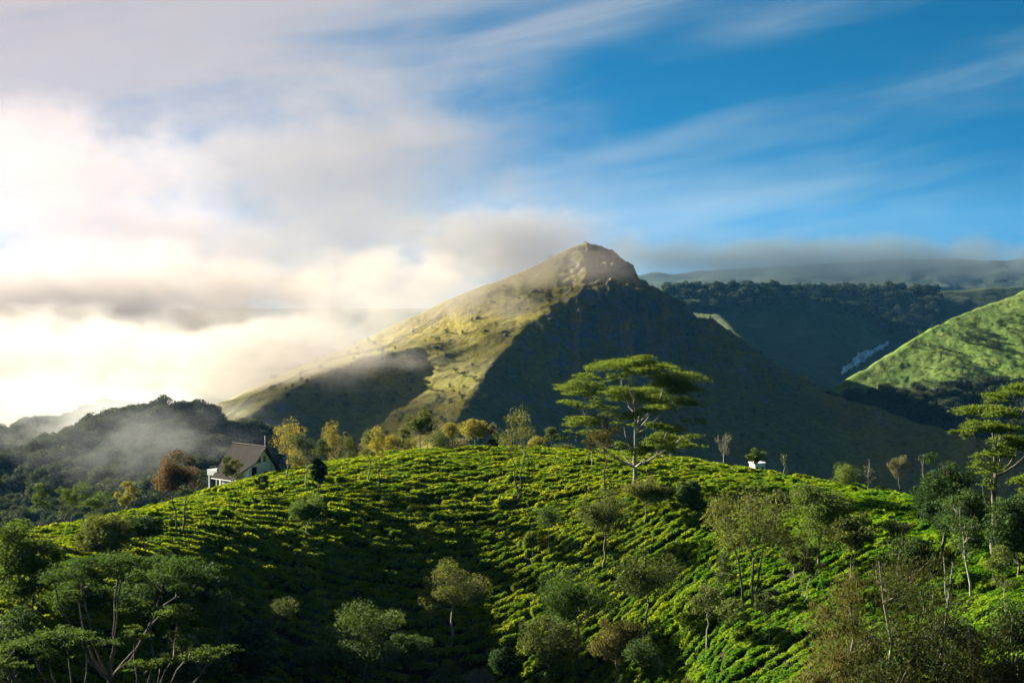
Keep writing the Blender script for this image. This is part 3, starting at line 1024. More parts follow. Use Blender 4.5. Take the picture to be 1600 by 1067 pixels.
# ------------------------------------------------------------------ trees of the tea hill
TREES = [
    # name, px, py of foot (None: hidden, distance given), py of top, width px, kind, leaf, D, extras, label
    ('tree', 450, 752, 650, 58, 'slim', 'gold', None, {}, 'slim golden-leaved tree just right of the brown-roofed house'),
    ('tree', 478, 772, 668, 62, 'sparse', 'olive', None, {}, 'leafy olive tree standing between the house and the pointed golden tree'),
    ('tree', 408, 786, 735, 26, 'sparse', 'olive', None, {}, 'tiny thin sapling on the tea in front of the house gable'),
    ('tree', 361, 779, 706, 44, 'sparse', 'olive', None, {}, 'small tree in front of the house roof with its foot on the tea'),
    ('tree', 520, 740, 652, 40, 'poplar', 'gold', 296, {}, 'pointed golden tree behind the crest, left of the centre'),
    ('shrub', 552, 735, 678, 46, 'bush', 'olive', 298, {}, 'rounded olive shrub behind the crest beside the pointed golden tree'),
    ('tree', 577, 760, 664, 34, 'slim', 'olive', None, {}, 'thin tree with a small crown, left of a pair of thin trunks'),
    ('tree', 592, 772, 664, 42, 'slim', 'gold', None, {}, 'thin tree with a long straight trunk, right of a pair'),
    ('tree', 656, 712, 634, 60, 'round', 'olive', 288, {}, 'round-crowned tree on the crest against the sunlit spur'),
    ('shrub', 630, 726, 672, 44, 'bush', 'gold', 300, {}, 'golden shrub behind the crest to the left of the round-crowned tree'),
    ('shrub', 690, 722, 668, 52, 'bush', 'olive', 300, {}, 'grey-green shrub behind the crest below the sunlit spur'),
    ('tree', 742, 722, 656, 62, 'round', 'gold', 300, {'dens': 0.7}, 'spreading pale tree behind the crest, middle of the skyline'),
    ('shrub', 715, 728, 686, 40, 'bush', 'grey', 304, {}, 'grey shrub low behind the crest near the middle'),
    ('tree', 810, 785, 636, 72, 'slim', 'olive', None, {'stems': 2}, 'tall tree with two thin trunks standing on the tea left of the great tree'),
    ('shrub', 838, 712, 682, 30, 'bush', 'gold', 293, {}, 'small golden shrub on the crest right of the two-trunked tree'),
    ('tree', 945, 778, 640, 52, 'slim', 'brown', None, {}, 'thin brownish tree in front of the great tree, to its left'),
    ('tree', 925, 735, 668, 34, 'sparse', 'brown', None, {}, 'small brownish tree at the far left under the great tree'),
    ('tree', 1041, 733, 690, 26, 'sparse', 'green', None, {}, 'young thin tree under the right side of the great tree'),
    ('bare_tree', 1131, 728, 672, 42, 'bare', 'grey', 276, {}, 'leafless pale tree on the crest right of the great tree'),
    ('tree', 1180, 738, 696, 34, 'sparse', 'green', 274, {}, 'small tree beside the little white building'),
    ('snag', 1225, 748, 712, 14, 'snag', 'green', 268, {}, 'short stick-like young tree right of the little white building'),
    ('shrub', 1318, 762, 722, 48, 'bush', 'green', 258, {}, 'leafy shrub on the crest left of the dead poles'),
    ('snag', 1357, 772, 716, 14, 'snag', 'grey', 254, {}, 'dead pole of a tree with stubs on the crest'),
    ('tree', 1405, 778, 706, 36, 'slim', 'grey', 252, {}, 'slender grey tree on the crest between two dead poles'),
    ('snag', 1443, 782, 716, 12, 'snag', 'grey', 248, {}, 'dead pole nearest the dark round tree on the right'),
    ('shrub', 1373, 778, 758, 14, 'bush', 'green', 252, {}, 'tiny shrub on the crest between the dead pole and the slender grey tree'),
    ('tree', 1078, 802, 750, 44, 'dense', 'dark', None, {}, 'small dark globe-shaped tree right below the great tree'),
    ('tree', 1008, 822, 740, 70, 'round', 'olive', None, {}, 'dull olive tree just below the foot of the great tree'),
    ('tree', 945, 892, 762, 92, 'round', 'olive', None, {}, 'olive tree with a bent trunk on the slope below the great tree'),
    ('tree', 858, 868, 786, 52, 'slim', 'green', None, {}, 'small light tree left of the olive tree on the mid slope'),
    ('tree', 832, 880, 826, 26, 'slim', 'green', None, {}, 'thin sapling left of the small light tree on the mid slope'),
    ('tree', 1172, 955, 746, 136, 'round', 'olive', None, {'stems': 3, 'dens': 0.9}, 'broad grey-green tree with a forked trunk right of the middle'),
    ('tree', 1128, 960, 858, 46, 'sparse', 'olive', None, {}, 'thin tree left of the broad forked tree'),
    ('tree', 1280, 890, 738, 112, 'dense', 'green', None, {}, 'dense dark tree right of the broad forked tree'),
    ('tree', 1240, 920, 828, 56, 'sparse', 'olive', None, {}, 'pale-stemmed small tree between the forked tree and the brown feathery trees'),
    ('tree', 1260, 945, 848, 56, 'sparse', 'brown', None, {'stems': 3}, 'small tree with splayed pale stems on the right slope'),
    ('tree', 1105, 1018, 905, 40, 'slim', 'olive', None, {}, 'thin straight tree with a pale stem on the lower slope'),
    ('tree', 1145, 1008, 935, 46, 'sparse', 'green', None, {}, 'low small tree right of the thin straight tree'),
    ('tree', 1202, 1006, 915, 40, 'sparse', 'olive', None, {}, 'young tree with a thin leaning stem below the forked tree'),
    ('tree', 1012, 998, 858, 104, 'round', 'olive', None, {}, 'round open-crowned tree on the lower slope right of the centre'),
    ('tree', 902, 1052, 880, 112, 'round', 'green', None, {'dens': 1.1}, 'big full green tree at the bottom, right of the centre'),
    ('tree', 858, 1082, 962, 92, 'round', 'olive', None, {'dens': 1.1}, 'bright-leaved tree at the bottom edge in front of the big full tree'),
    ('tree', 965, 1085, 962, 78, 'round', 'brown', None, {}, 'brownish tree at the bottom edge right of the big full tree'),
    ('tree', 1000, 1100, 988, 50, 'slim', 'dark', None, {}, 'dark trunked tree at the bottom edge left of the open green plot'),
    ('tree', 1030, 1066, 1018, 24, 'snag', 'dark', None, {}, 'dark broken stump at the bottom edge of the green plot'),
    ('tree', 705, 1008, 872, 100, 'round', 'olive', None, {'lean': 0.04}, 'round-headed tree with a pale leaning trunk at the lower centre'),
    ('tree', 572, 1090, 934, 118, 'dense', 'dark', None, {}, 'dense dark green tree at the lower centre left'),
    ('tree', 440, 1020, 932, 46, 'slim', 'olive', None, {}, 'thin half-bare tree in the shade at the lower left of the centre'),
    ('tree', 350, 1045, 922, 64, 'slim', 'green', None, {'dens': 1.4}, 'narrow tree with a lit plume-like top at the lower left'),
    ('shrub', 700, 1088, 1032, 34, 'bush', 'green', None, {}, 'leafy upright shrub at the bottom edge near the middle'),
    ('shrub', 748, 1090, 1034, 40, 'bush', 'grey', None, {}, 'grey shrub at the bottom edge right of the middle shrub'),
    ('tree', 481, 848, 768, 62, 'round', 'green', None, {'dens': 0.8}, 'small round tree with a crooked pale trunk on the left slope'),
    ('shrub', 497, 775, 708, 28, 'dense', 'dark', None, {}, 'dark bushy shrub on the tea right of the house'),
    ('tree', 280, 838, 698, 76, 'round', 'red', None, {'stems': 2}, 'russet-topped tree with two trunks on the left of the tea hill'),
    ('tree', 227, 872, 800, 66, 'round', 'dark', None, {}, 'shaded low tree below and left of the russet tree'),
    ('tree', 165, 880, 806, 92, 'dense', 'olive', None, {}, 'dull green spreading tree between the russet tree and the left edge'),
    ('tree', 112, 842, 744, 54, 'sparse', 'green', 236, {}, 'sunlit sparse tree at the left against the dark valley'),
    ('tree', 64, 850, 752, 28, 'slim', 'green', 238, {}, 'thin pale-stemmed tree at the left before the dark valley'),
    ('tree', 44, 985, 800, 98, 'dense', 'green', None, {'stems': 2}, 'large full tree with slender dark trunks at the left edge'),
    ('tree', 15, 960, 838, 64, 'round', 'dark', None, {}, 'dark tree cut by the left edge behind the large full tree'),
    ('tree', 196, 810, 752, 40, 'sparse', 'gold', 246, {}, 'hazy yellow-green sapling left of the russet tree'),
    ('tree', 152, 826, 764, 44, 'sparse', 'green', 244, {}, 'hazy green sapling on the left edge of the tea hill'),
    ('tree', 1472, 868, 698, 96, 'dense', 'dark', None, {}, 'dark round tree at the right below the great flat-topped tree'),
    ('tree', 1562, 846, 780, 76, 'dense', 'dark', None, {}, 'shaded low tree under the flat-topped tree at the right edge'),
    ('tree', 1518, 935, 770, 70, 'sparse', 'green', None, {'lean': -0.12}, 'thin leaning tree with a bowed pale stem at the right'),
    ('tree', 1330, 905, 800, 84, 'round', 'olive', None, {}, 'rounded olive tree behind the left end of the brown feathery trees'),
    ('tree', 1425, 930, 830, 70, 'round', 'dark', None, {}, 'dark rounded tree behind the tallest feathery tree'),
    ('tree', 1570, 960, 850, 60, 'sparse', 'green', None, {}, 'thin green tree near the right edge below the flat-layered tree'),
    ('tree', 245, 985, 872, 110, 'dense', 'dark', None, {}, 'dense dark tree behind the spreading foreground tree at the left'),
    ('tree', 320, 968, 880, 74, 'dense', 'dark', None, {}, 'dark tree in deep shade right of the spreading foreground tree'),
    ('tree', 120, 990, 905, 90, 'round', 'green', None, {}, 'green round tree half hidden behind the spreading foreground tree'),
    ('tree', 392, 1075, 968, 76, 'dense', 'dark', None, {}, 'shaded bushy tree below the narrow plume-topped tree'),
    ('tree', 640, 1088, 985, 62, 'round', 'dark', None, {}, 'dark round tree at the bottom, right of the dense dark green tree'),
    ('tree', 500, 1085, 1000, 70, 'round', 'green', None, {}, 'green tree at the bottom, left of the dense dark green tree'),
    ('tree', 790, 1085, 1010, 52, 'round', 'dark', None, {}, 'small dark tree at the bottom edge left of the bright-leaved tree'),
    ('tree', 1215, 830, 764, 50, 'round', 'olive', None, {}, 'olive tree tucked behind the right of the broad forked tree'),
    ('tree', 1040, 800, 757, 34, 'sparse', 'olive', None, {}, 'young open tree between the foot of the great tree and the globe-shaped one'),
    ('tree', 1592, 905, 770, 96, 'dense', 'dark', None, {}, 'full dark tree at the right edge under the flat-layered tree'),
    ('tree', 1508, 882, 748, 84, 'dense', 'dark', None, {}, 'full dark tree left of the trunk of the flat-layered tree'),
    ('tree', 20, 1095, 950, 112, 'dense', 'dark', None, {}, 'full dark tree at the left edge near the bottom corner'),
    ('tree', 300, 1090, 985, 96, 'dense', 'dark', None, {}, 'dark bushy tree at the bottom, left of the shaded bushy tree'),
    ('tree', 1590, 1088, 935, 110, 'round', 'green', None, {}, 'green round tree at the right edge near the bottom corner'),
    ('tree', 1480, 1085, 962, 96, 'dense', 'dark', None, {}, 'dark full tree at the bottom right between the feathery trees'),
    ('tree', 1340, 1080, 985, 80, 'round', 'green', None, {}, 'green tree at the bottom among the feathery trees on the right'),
    ('tree', 506, 745, 686, 28, 'slim', 'olive', 292, {}, 'slim olive tree left of the pointed golden tree on the crest'),
    ('tree', 632, 728, 658, 28, 'slim', 'olive', 296, {}, 'slim olive tree behind the crest left of the round-crowned tree'),
    ('tree', 704, 720, 658, 32, 'slim', 'gold', 296, {}, 'slim golden tree at the foot of the sunlit spur'),
    ('tree', 766, 722, 656, 28, 'slim', 'grey', 300, {}, 'slim grey tree between the pale spreading tree and the two-trunked one'),
    ('tree', 862, 716, 664, 26, 'slim', 'olive', 294, {}, 'slim olive tree on the crest midway between the two-trunked and great trees'),
    ('shrub', 466, 738, 700, 36, 'bush', 'gold', 290, {}, 'small golden shrub behind the crest just right of the house'),
    ('tree', 612, 735, 676, 30, 'poplar', 'gold', 300, {}, 'slender golden tree behind the crest right of the thin-trunked pair'),
    ('shrub', 772, 722, 688, 34, 'bush', 'olive', 298, {}, 'olive shrub behind the crest left of the two-trunked tree'),
    ('tree', 540, 735, 668, 30, 'sparse', 'grey', 300, {}, 'thin grey tree behind the crest next to the pointed golden tree'),
    ('shrub', 880, 722, 694, 36, 'bush', 'olive', 296, {}, 'low olive shrub on the crest left of the great tree'),
    ('tree', 1396, 880, 806, 60, 'sparse', 'olive', None, {}, 'small open tree behind the brown feathery trees'),
]
seed = 100
for (nm, px, pyb, pyt, w, kind, leafm, D, ex, label) in TREES:
    seed += 1
    if kind in ('round', 'dense'):
        ex = dict(ex, dens=ex.get('dens', 1.0) * 1.25)
    if D is None:
        g = hit(px, pyb)
    else:
        a = P(px, pyb, D)
        g = np.array((a[0], D, float(tea_z(a[0], D))))
    top = P(px, pyt, g[1])
    H = float(top[2] - g[2])
    W = w * g[1] / F * (1.22 if pyb > 930 else 1.08 if pyb > 800 else 0.95)
    pale = kind in ('sparse', 'bare', 'snag') or 'pale' in label
    tree(nm, label, g, kind, H, W, leafm, seed, 'pale_bark' if pale else 'bark', 'shrub' if nm == 'shrub' else 'tree', **ex)


def near_tree(px, pyt, wpx, D, kind, leafm, label, seed, bark='bark', **kw):
    x = (px - 800) / F * D
    zb = float(tea_z(x, D))
    top = P(px, pyt, D)
    return tree('tree', label, (x, D, zb), kind, float(top[2] - zb), wpx * D / F, leafm, seed, bark, **kw)


near_tree(1432, 792, 250, 118, 'feather', 'brown', 'tall brown-green feathery tree in the right foreground, its limbs spreading', 301, 'pale_bark', stems=2, dens=1.1)
near_tree(1330, 862, 170, 122, 'feather', 'brown', 'brown feathery tree in the foreground left of the tallest feathery one', 302, 'pale_bark')
near_tree(1553, 905, 160, 114, 'feather', 'brown', 'sparse feathery tree in the bottom right corner', 303, 'pale_bark', stems=2, dens=0.8)
near_tree(1270, 985, 120, 118, 'feather', 'brown', 'low brownish feathery treetop at the bottom right of the green plot', 304, 'pale_bark')
near_tree(1075, 1040, 60, 118, 'feather', 'brown', 'small feathery treetop poking up at the bottom edge of the green plot', 305)


def pads_from(list_, px0, base, D, rng):
    out = []
    for (x0, x1, y, th, dy) in list_:
        c = P((x0 + x1) / 2, y, D + dy)
        c = c - base
        rx = (x1 - x0) / 2 * D / F
        out.append((c[0], c[1], c[2], rx, rx * rng.uniform(0.7, 0.95), th * D / F))
    return out


def great_tree():
    rng = np.random.default_rng(77)
    base = hit(992, 770)
    D = base[1]
    L = [(905, 1062, 572, 9, 0.5), (940, 1030, 566, 6, -1.5), (880, 945, 586, 7, -1.5), (864, 950, 602, 8, 1.0), (870, 935, 614, 5, -3), (985, 1098, 592, 11, 1.5),
         (1020, 1096, 603, 7, -2.0), (940, 1000, 590, 8, 4), (1030, 1104, 627, 6, -1.5), (985, 1050, 640, 6, -2.5), (872, 930, 628, 6, 2.0), (905, 965, 634, 6, 3.5),
         (874, 950, 655, 7, -1.5), (866, 915, 680, 6, -2.5), (895, 945, 672, 5, 2), (1060, 1106, 652, 6, -2.0), (1005, 1075, 668, 8, -3.0), (1010, 1100, 684, 8, 2.0),
         (985, 1060, 700, 6, -4), (1045, 1112, 697, 5, -1), (950, 1000, 662, 6, 4), (955, 985, 695, 6, 3), (940, 1060, 615, 8, 5), (930, 1000, 648, 5, -4)]
    pads = pads_from(L, 992, base, D, rng)
    H = float(P(992, 558, D)[2] - base[2])
    tree('tree', 'great flat-topped tree with tiered feathery foliage on the crest of the tea hill', base, 'umbrella', H, 24, 'pad', 401, 'pale_bark', pads=pads, dens=1.6, padsplit=1.35)


def right_tree():
    rng = np.random.default_rng(78)
    base = hit(1552, 890)
    D = base[1]
    L = [(1530, 1640, 612, 9, 0), (1560, 1660, 604, 7, 2), (1466, 1560, 656, 10, -1), (1490, 1600, 640, 8, 2), (1500, 1620, 668, 10, -2), (1480, 1530, 672, 6, 1), (1540, 1650, 690, 9, 1),
         (1520, 1610, 704, 9, -2), (1505, 1600, 730, 11, -2), (1560, 1660, 745, 10, 1), (1510, 1560, 752, 8, -1), (1570, 1640, 770, 8, 0), (1600, 1700, 640, 10, 0), (1610, 1700, 700, 10, 1)]
    pads = pads_from(L, 1552, base, D, rng)
    H = float(P(1552, 598, D)[2] - base[2])
    tree('tree', 'tall flat-layered tree cut by the right edge, above the dark round tree', base, 'umbrella', H, 24, 'pad', 402, 'bark', pads=pads, dens=2.2)


def left_trees():
    rng = np.random.default_rng(79)
    for (px, D, L, lab, sd, pyt) in (
        (165, 112, [(62, 200, 886, 10, 0), (120, 250, 876, 9, 1.5), (190, 330, 892, 10, -0.5), (240, 330, 908, 9, 1), (50, 120, 905, 8, -1), (85, 160, 925, 8, 0.5), (150, 230, 900, 9, -2)],
         'spreading flat-topped tree in the left foreground with pale branching trunk', 411, 866),
        (212, 108, [(180, 290, 950, 10, -1), (230, 330, 965, 10, 0.5), (260, 345, 992, 9, -0.5), (170, 250, 980, 9, 1), (280, 380, 1018, 10, 0.5), (200, 300, 1030, 9, -1.5)],
         'leaning many-stemmed tree in the left foreground below the spreading flat-topped one', 412, 938),
        (112, 100, [(-5, 100, 1000, 10, 0), (50, 160, 992, 9, 1), (20, 130, 1022, 10, -1), (90, 180, 1012, 9, 0.5), (-40, 50, 1030, 9, 0)],
         'lowest flat-topped treetop in the bottom left corner', 413, 984),
    ):
        x = (px - 800) / F * D
        base = np.array((x, D, float(tea_z(x, D))))
        pads = pads_from(L, px, base, D, rng)
        H = float(P(px, pyt, D)[2] - base[2])
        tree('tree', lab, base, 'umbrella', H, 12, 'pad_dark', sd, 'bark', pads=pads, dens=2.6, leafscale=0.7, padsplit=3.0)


great_tree()
right_tree()
left_trees()

ORD = ['first', 'second', 'third', 'fourth', 'fifth', 'sixth', 'seventh', 'eighth', 'ninth', 'tenth', 'eleventh', 'twelfth']
for i, (px, pyt, w) in enumerate(((34, 662, 24), (52, 655, 20), (70, 650, 22), (86, 648, 18), (101, 640, 24), (117, 644, 18), (131, 636, 20), (145, 640, 18), (160, 632, 24), (176, 636, 20))):
    D = 735.0
    x = (px - 800) / F * D
    zb = float(left_z(np.array([x]), np.array([D]))[0])
    H = max(9.0, float(P(px, pyt, D)[2] - zb))
    tree('tree', '%s from the left of the open-crowned trees along the misty left ridge' % ORD[i], (x, D, zb), 'sparse', H, w * D / F, 'forest', 600 + i,
         'bark', group='trees along the misty ridge', leafscale=2.4, dens=0.9)

# ------------------------------------------------------------------ rocks, waterfall, buildings, fence
def rock_mat():
    m, nt, b = principled('grey_rock', None, 0.9, 0.2)
    geo = N(nt, 'ShaderNodeNewGeometry')
    n1 = noise(nt, geo.outputs['Position'], 0.5, 6, 0.7)
    nt.links.new(mixcol(nt, smooth(nt, n1, 0.3, 0.7), (0.045, 0.042, 0.038), (0.14, 0.13, 0.115)), b.inputs['Base Color'])
    bp = N(nt, 'ShaderNodeBump'); bp.inputs['Distance'].default_value = 0.6
    nt.links.new(n1, bp.inputs['Height']); nt.links.new(bp.outputs[0], b.inputs['Normal'])
    return m


M['rock'] = rock_mat()


def icosphere(sub=2):
    import bmesh
    bm = bmesh.new()
    bmesh.ops.create_icosphere(bm, subdivisions=sub, radius=1.0)
    v = np.array([p.co[:] for p in bm.verts]); f = np.array([[q.index for q in p.verts] for p in bm.faces])
    bm.free()
    return v, f


ICO = icosphere(2)


def surf_hit(zfun, px, py, lo, hi):
    D = np.linspace(lo, hi, 1500)
    a = P(px, py, 1.0)
    g = zfun(a[0] * D, D)
    k = np.where(g >= a[2] * D)[0]
    i = k[0] if len(k) else int(np.argmin(np.abs(g - a[2] * D)))
    return np.array((a[0] * D[i], D[i], float(g[i])))


ROCKS = [(860, 500, 10, 'pale crag at the left end of the outcrop under the spur'), (898, 518, 14, 'palest upright crag of the outcrop under the sunlit spur'),
         (885, 487, 12, 'crag at the top of the outcrop under the spur'), (925, 478, 13, 'crag on the dark face right of the spur outcrop'),
         (945, 470, 9, 'small crag high on the dark face below the summit'), (1000, 462, 12, 'crag on the dark face near the right skyline'),
         (975, 455, 8, 'small crag under the summit on the dark face'), (760, 518, 9, 'boulder on the sunlit spur above the dark bowl'),
         (790, 524, 8, 'boulder on the right edge of the sunlit spur'), (680, 543, 12, 'rock at the brow of the dark bowl'),
         (596, 560, 9, 'rock on the fence-line shoulder above the dark bowl'), (770, 472, 10, 'flat grey rock on the upper sunlit slope'),
         (835, 455, 12, 'long grey rock slab high on the sunlit slope'), (745, 497, 9, 'grey rock on the sunlit slope above the boulder')]
for i, (px, py, r, lab) in enumerate(ROCKS):
    rng = np.random.default_rng(900 + i)
    g = surf_hit(mountain_z, px, py, 800, 1200)
    v = ICO[0].copy()
    n = VN.fbm(v[:, 0] * 1.7 + i * 3, v[:, 1] * 1.7 + v[:, 2] * 1.3, 4)
    v = v * (1 + 0.9 * n[:, None]) * np.array((1.2, 0.8, 0.5)) * r * 0.5 * g[1] / F
    v = np.round(v * 1.1) / 1.1 * 0.55 + v * 0.45
    o = mesh_obj('rock', v, ICO[1], M['rock'])
    o.location = tuple(float(c) for c in g)
    o.rotation_euler = (rng.uniform(-0.3, 0.3), rng.uniform(-0.3, 0.3), rng.uniform(0, 6))
    tag(o, lab, 'rock', 'rocks on the mountain')


def waterfall():
    m, nt, b = principled('white_water', (0.80, 0.83, 0.86), 0.35, 0.5)
    geo = N(nt, 'ShaderNodeNewGeometry')
    n1 = noise(nt, geo.outputs['Position'], 0.16, 6, 0.75)
    nt.links.new(mixcol(nt, smooth(nt, n1, 0.42, 0.62), (0.18, 0.22, 0.26), (0.75, 0.79, 0.82)), b.inputs['Base Color'])
    bp = N(nt, 'ShaderNodeBump'); bp.inputs['Distance'].default_value = 1.5
    nt.links.new(n1, bp.inputs['Height']); nt.links.new(bp.outputs[0], b.inputs['Normal'])
    path = [(1388, 536, 7), (1378, 542, 11), (1366, 548, 7), (1352, 554, 18), (1340, 563, 20), (1330, 571, 9), (1320, 578, 11), (1312, 586, 3)]
    v = []; f = []
    rng = np.random.default_rng(3)
    pts = []
    for i in range(len(path) - 1):
        for t in np.linspace(0, 1, 5)[:-1]:
            pts.append(np.array(path[i]) * (1 - t) + np.array(path[i + 1]) * t)
    Ds = np.array([surf_hit(mid_z, px, py, 1400, 2300)[1] for (px, py, w) in pts])
    Ds = np.convolve(np.pad(Ds, 4, 'edge'), np.ones(9) / 9, 'valid')
    for i, (px, py, w) in enumerate(pts):
        for k in range(5):
            q = (k - 2) / 2
            wq = w * (0.75 + 0.25 * math.sin(i * 1.9)) 
            c = P(px + q * wq * 0.28 + rng.normal(0, 0.7), py + q * wq * 0.42 + rng.normal(0, 0.6), Ds[i] - 9)
            v.append(c + np.array((0, -2.5 * (1 - q * q), 0)))
        v.append(P(px, py, Ds[i] + 14))
        if i:
            a = (i - 1) * 6; b2 = i * 6
            f += [(a + k, a + k + 1, b2 + k + 1, b2 + k) for k in range(4)]
            f += [(a + 4, a + 5, b2 + 5, b2 + 4), (a + 5, a, b2, b2 + 5)]
    o = mesh_obj('waterfall', v, f, m, None, True)
    tag(o, 'white cascade running down the dark gorge beside the green hill', kind='structure')


waterfall()


def box(name, lo, hi, mat, parent, bev=0.0):
    x0, y0, z0 = lo; x1, y1, z1 = hi
    v = [(x0, y0, z0), (x1, y0, z0), (x1, y1, z0), (x0, y1, z0), (x0, y0, z1), (x1, y0, z1), (x1, y1, z1), (x0, y1, z1)]
    f = [(0, 3, 2, 1), (4, 5, 6, 7), (0, 1, 5, 4), (1, 2, 6, 5), (2, 3, 7, 6), (3, 0, 4, 7)]
    o = mesh_obj(name, v, f, mat, parent)
    if bev:
        md = o.modifiers.new('bevel', 'BEVEL'); md.width = bev; md.segments = 2
    return o


def slab(name, pts, thick, mat, parent):
    """a flat panel through pts, thickened along its own normal"""
    p = np.asarray(pts, float)
    n = np.cross(p[1] - p[0], p[2] - p[0]); n /= np.linalg.norm(n)
    k = len(p)
    v = np.concatenate([p, p - n * thick])
    f = [tuple(range(k)), tuple(range(2 * k - 1, k - 1, -1))] + [(i, i + k, (i + 1) % k + k, (i + 1) % k) for i in range(k)]
    return mesh_obj(name, v, f, mat, parent)


def wall_mat(name, col, var=0.12):
    m, nt, b = principled(name, None, 0.85, 0.2)
    tc = N(nt, 'ShaderNodeTexCoord')
    n1 = noise(nt, tc.outputs['Object'], 1.3, 6, 0.7)
    nt.links.new(mixcol(nt, smooth(nt, n1, 0.3, 0.75), tuple(c * (1 - var * 2) for c in col), col), b.inputs['Base Color'])
    return m


M['white_wall'] = wall_mat('white_plaster', (0.74, 0.76, 0.78))
def roof_mat():
    """weathered metal sheets: seams across the slope, streaks and rust"""
    m, nt, b = principled('brown_roofing', None, 1.0, 0.0)
    tc = N(nt, 'ShaderNodeTexCoord')
    sp = N(nt, 'ShaderNodeSeparateXYZ')
    nt.links.new(tc.outputs['Object'], sp.inputs[0])
    fr = math_node(nt, 'FRACT', math_node(nt, 'MULTIPLY', sp.outputs[0], 1.15))
    seam = smooth(nt, math_node(nt, 'ABSOLUTE', math_node(nt, 'SUBTRACT', fr, 0.5)), 0.40, 0.49)
    mp = N(nt, 'ShaderNodeMapping'); mp.inputs['Scale'].default_value = (3.0, 0.5, 0.5)
    nt.links.new(tc.outputs['Object'], mp.inputs[0])
    n1 = noise(nt, mp.outputs[0], 1.0, 6, 0.7)
    col = mixcol(nt, smooth(nt, n1, 0.32, 0.70), (0.036, 0.034, 0.034), (0.058, 0.054, 0.052))
    col = mixcol(nt, math_node(nt, 'MULTIPLY', seam, 0.75), col, (0.020, 0.017, 0.015))
    nt.links.new(col, b.inputs['Base Color'])
    bp = N(nt, 'ShaderNodeBump'); bp.inputs['Distance'].default_value = 0.08
    nt.links.new(seam, bp.inputs['Height']); nt.links.new(bp.outputs[0], b.inputs['Normal'])
    return m


M['roof'] = roof_mat()
M['wood'] = wall_mat('dark_wood', (0.05, 0.035, 0.025))
mg, ntg, bg_ = principled('dark_glass', (0.012, 0.014, 0.016), 0.08, 0.5)
M['glass'] = mg
M['metal'] = principled('grey_metal', (0.35, 0.36, 0.37), 0.45, 0.5)[0]


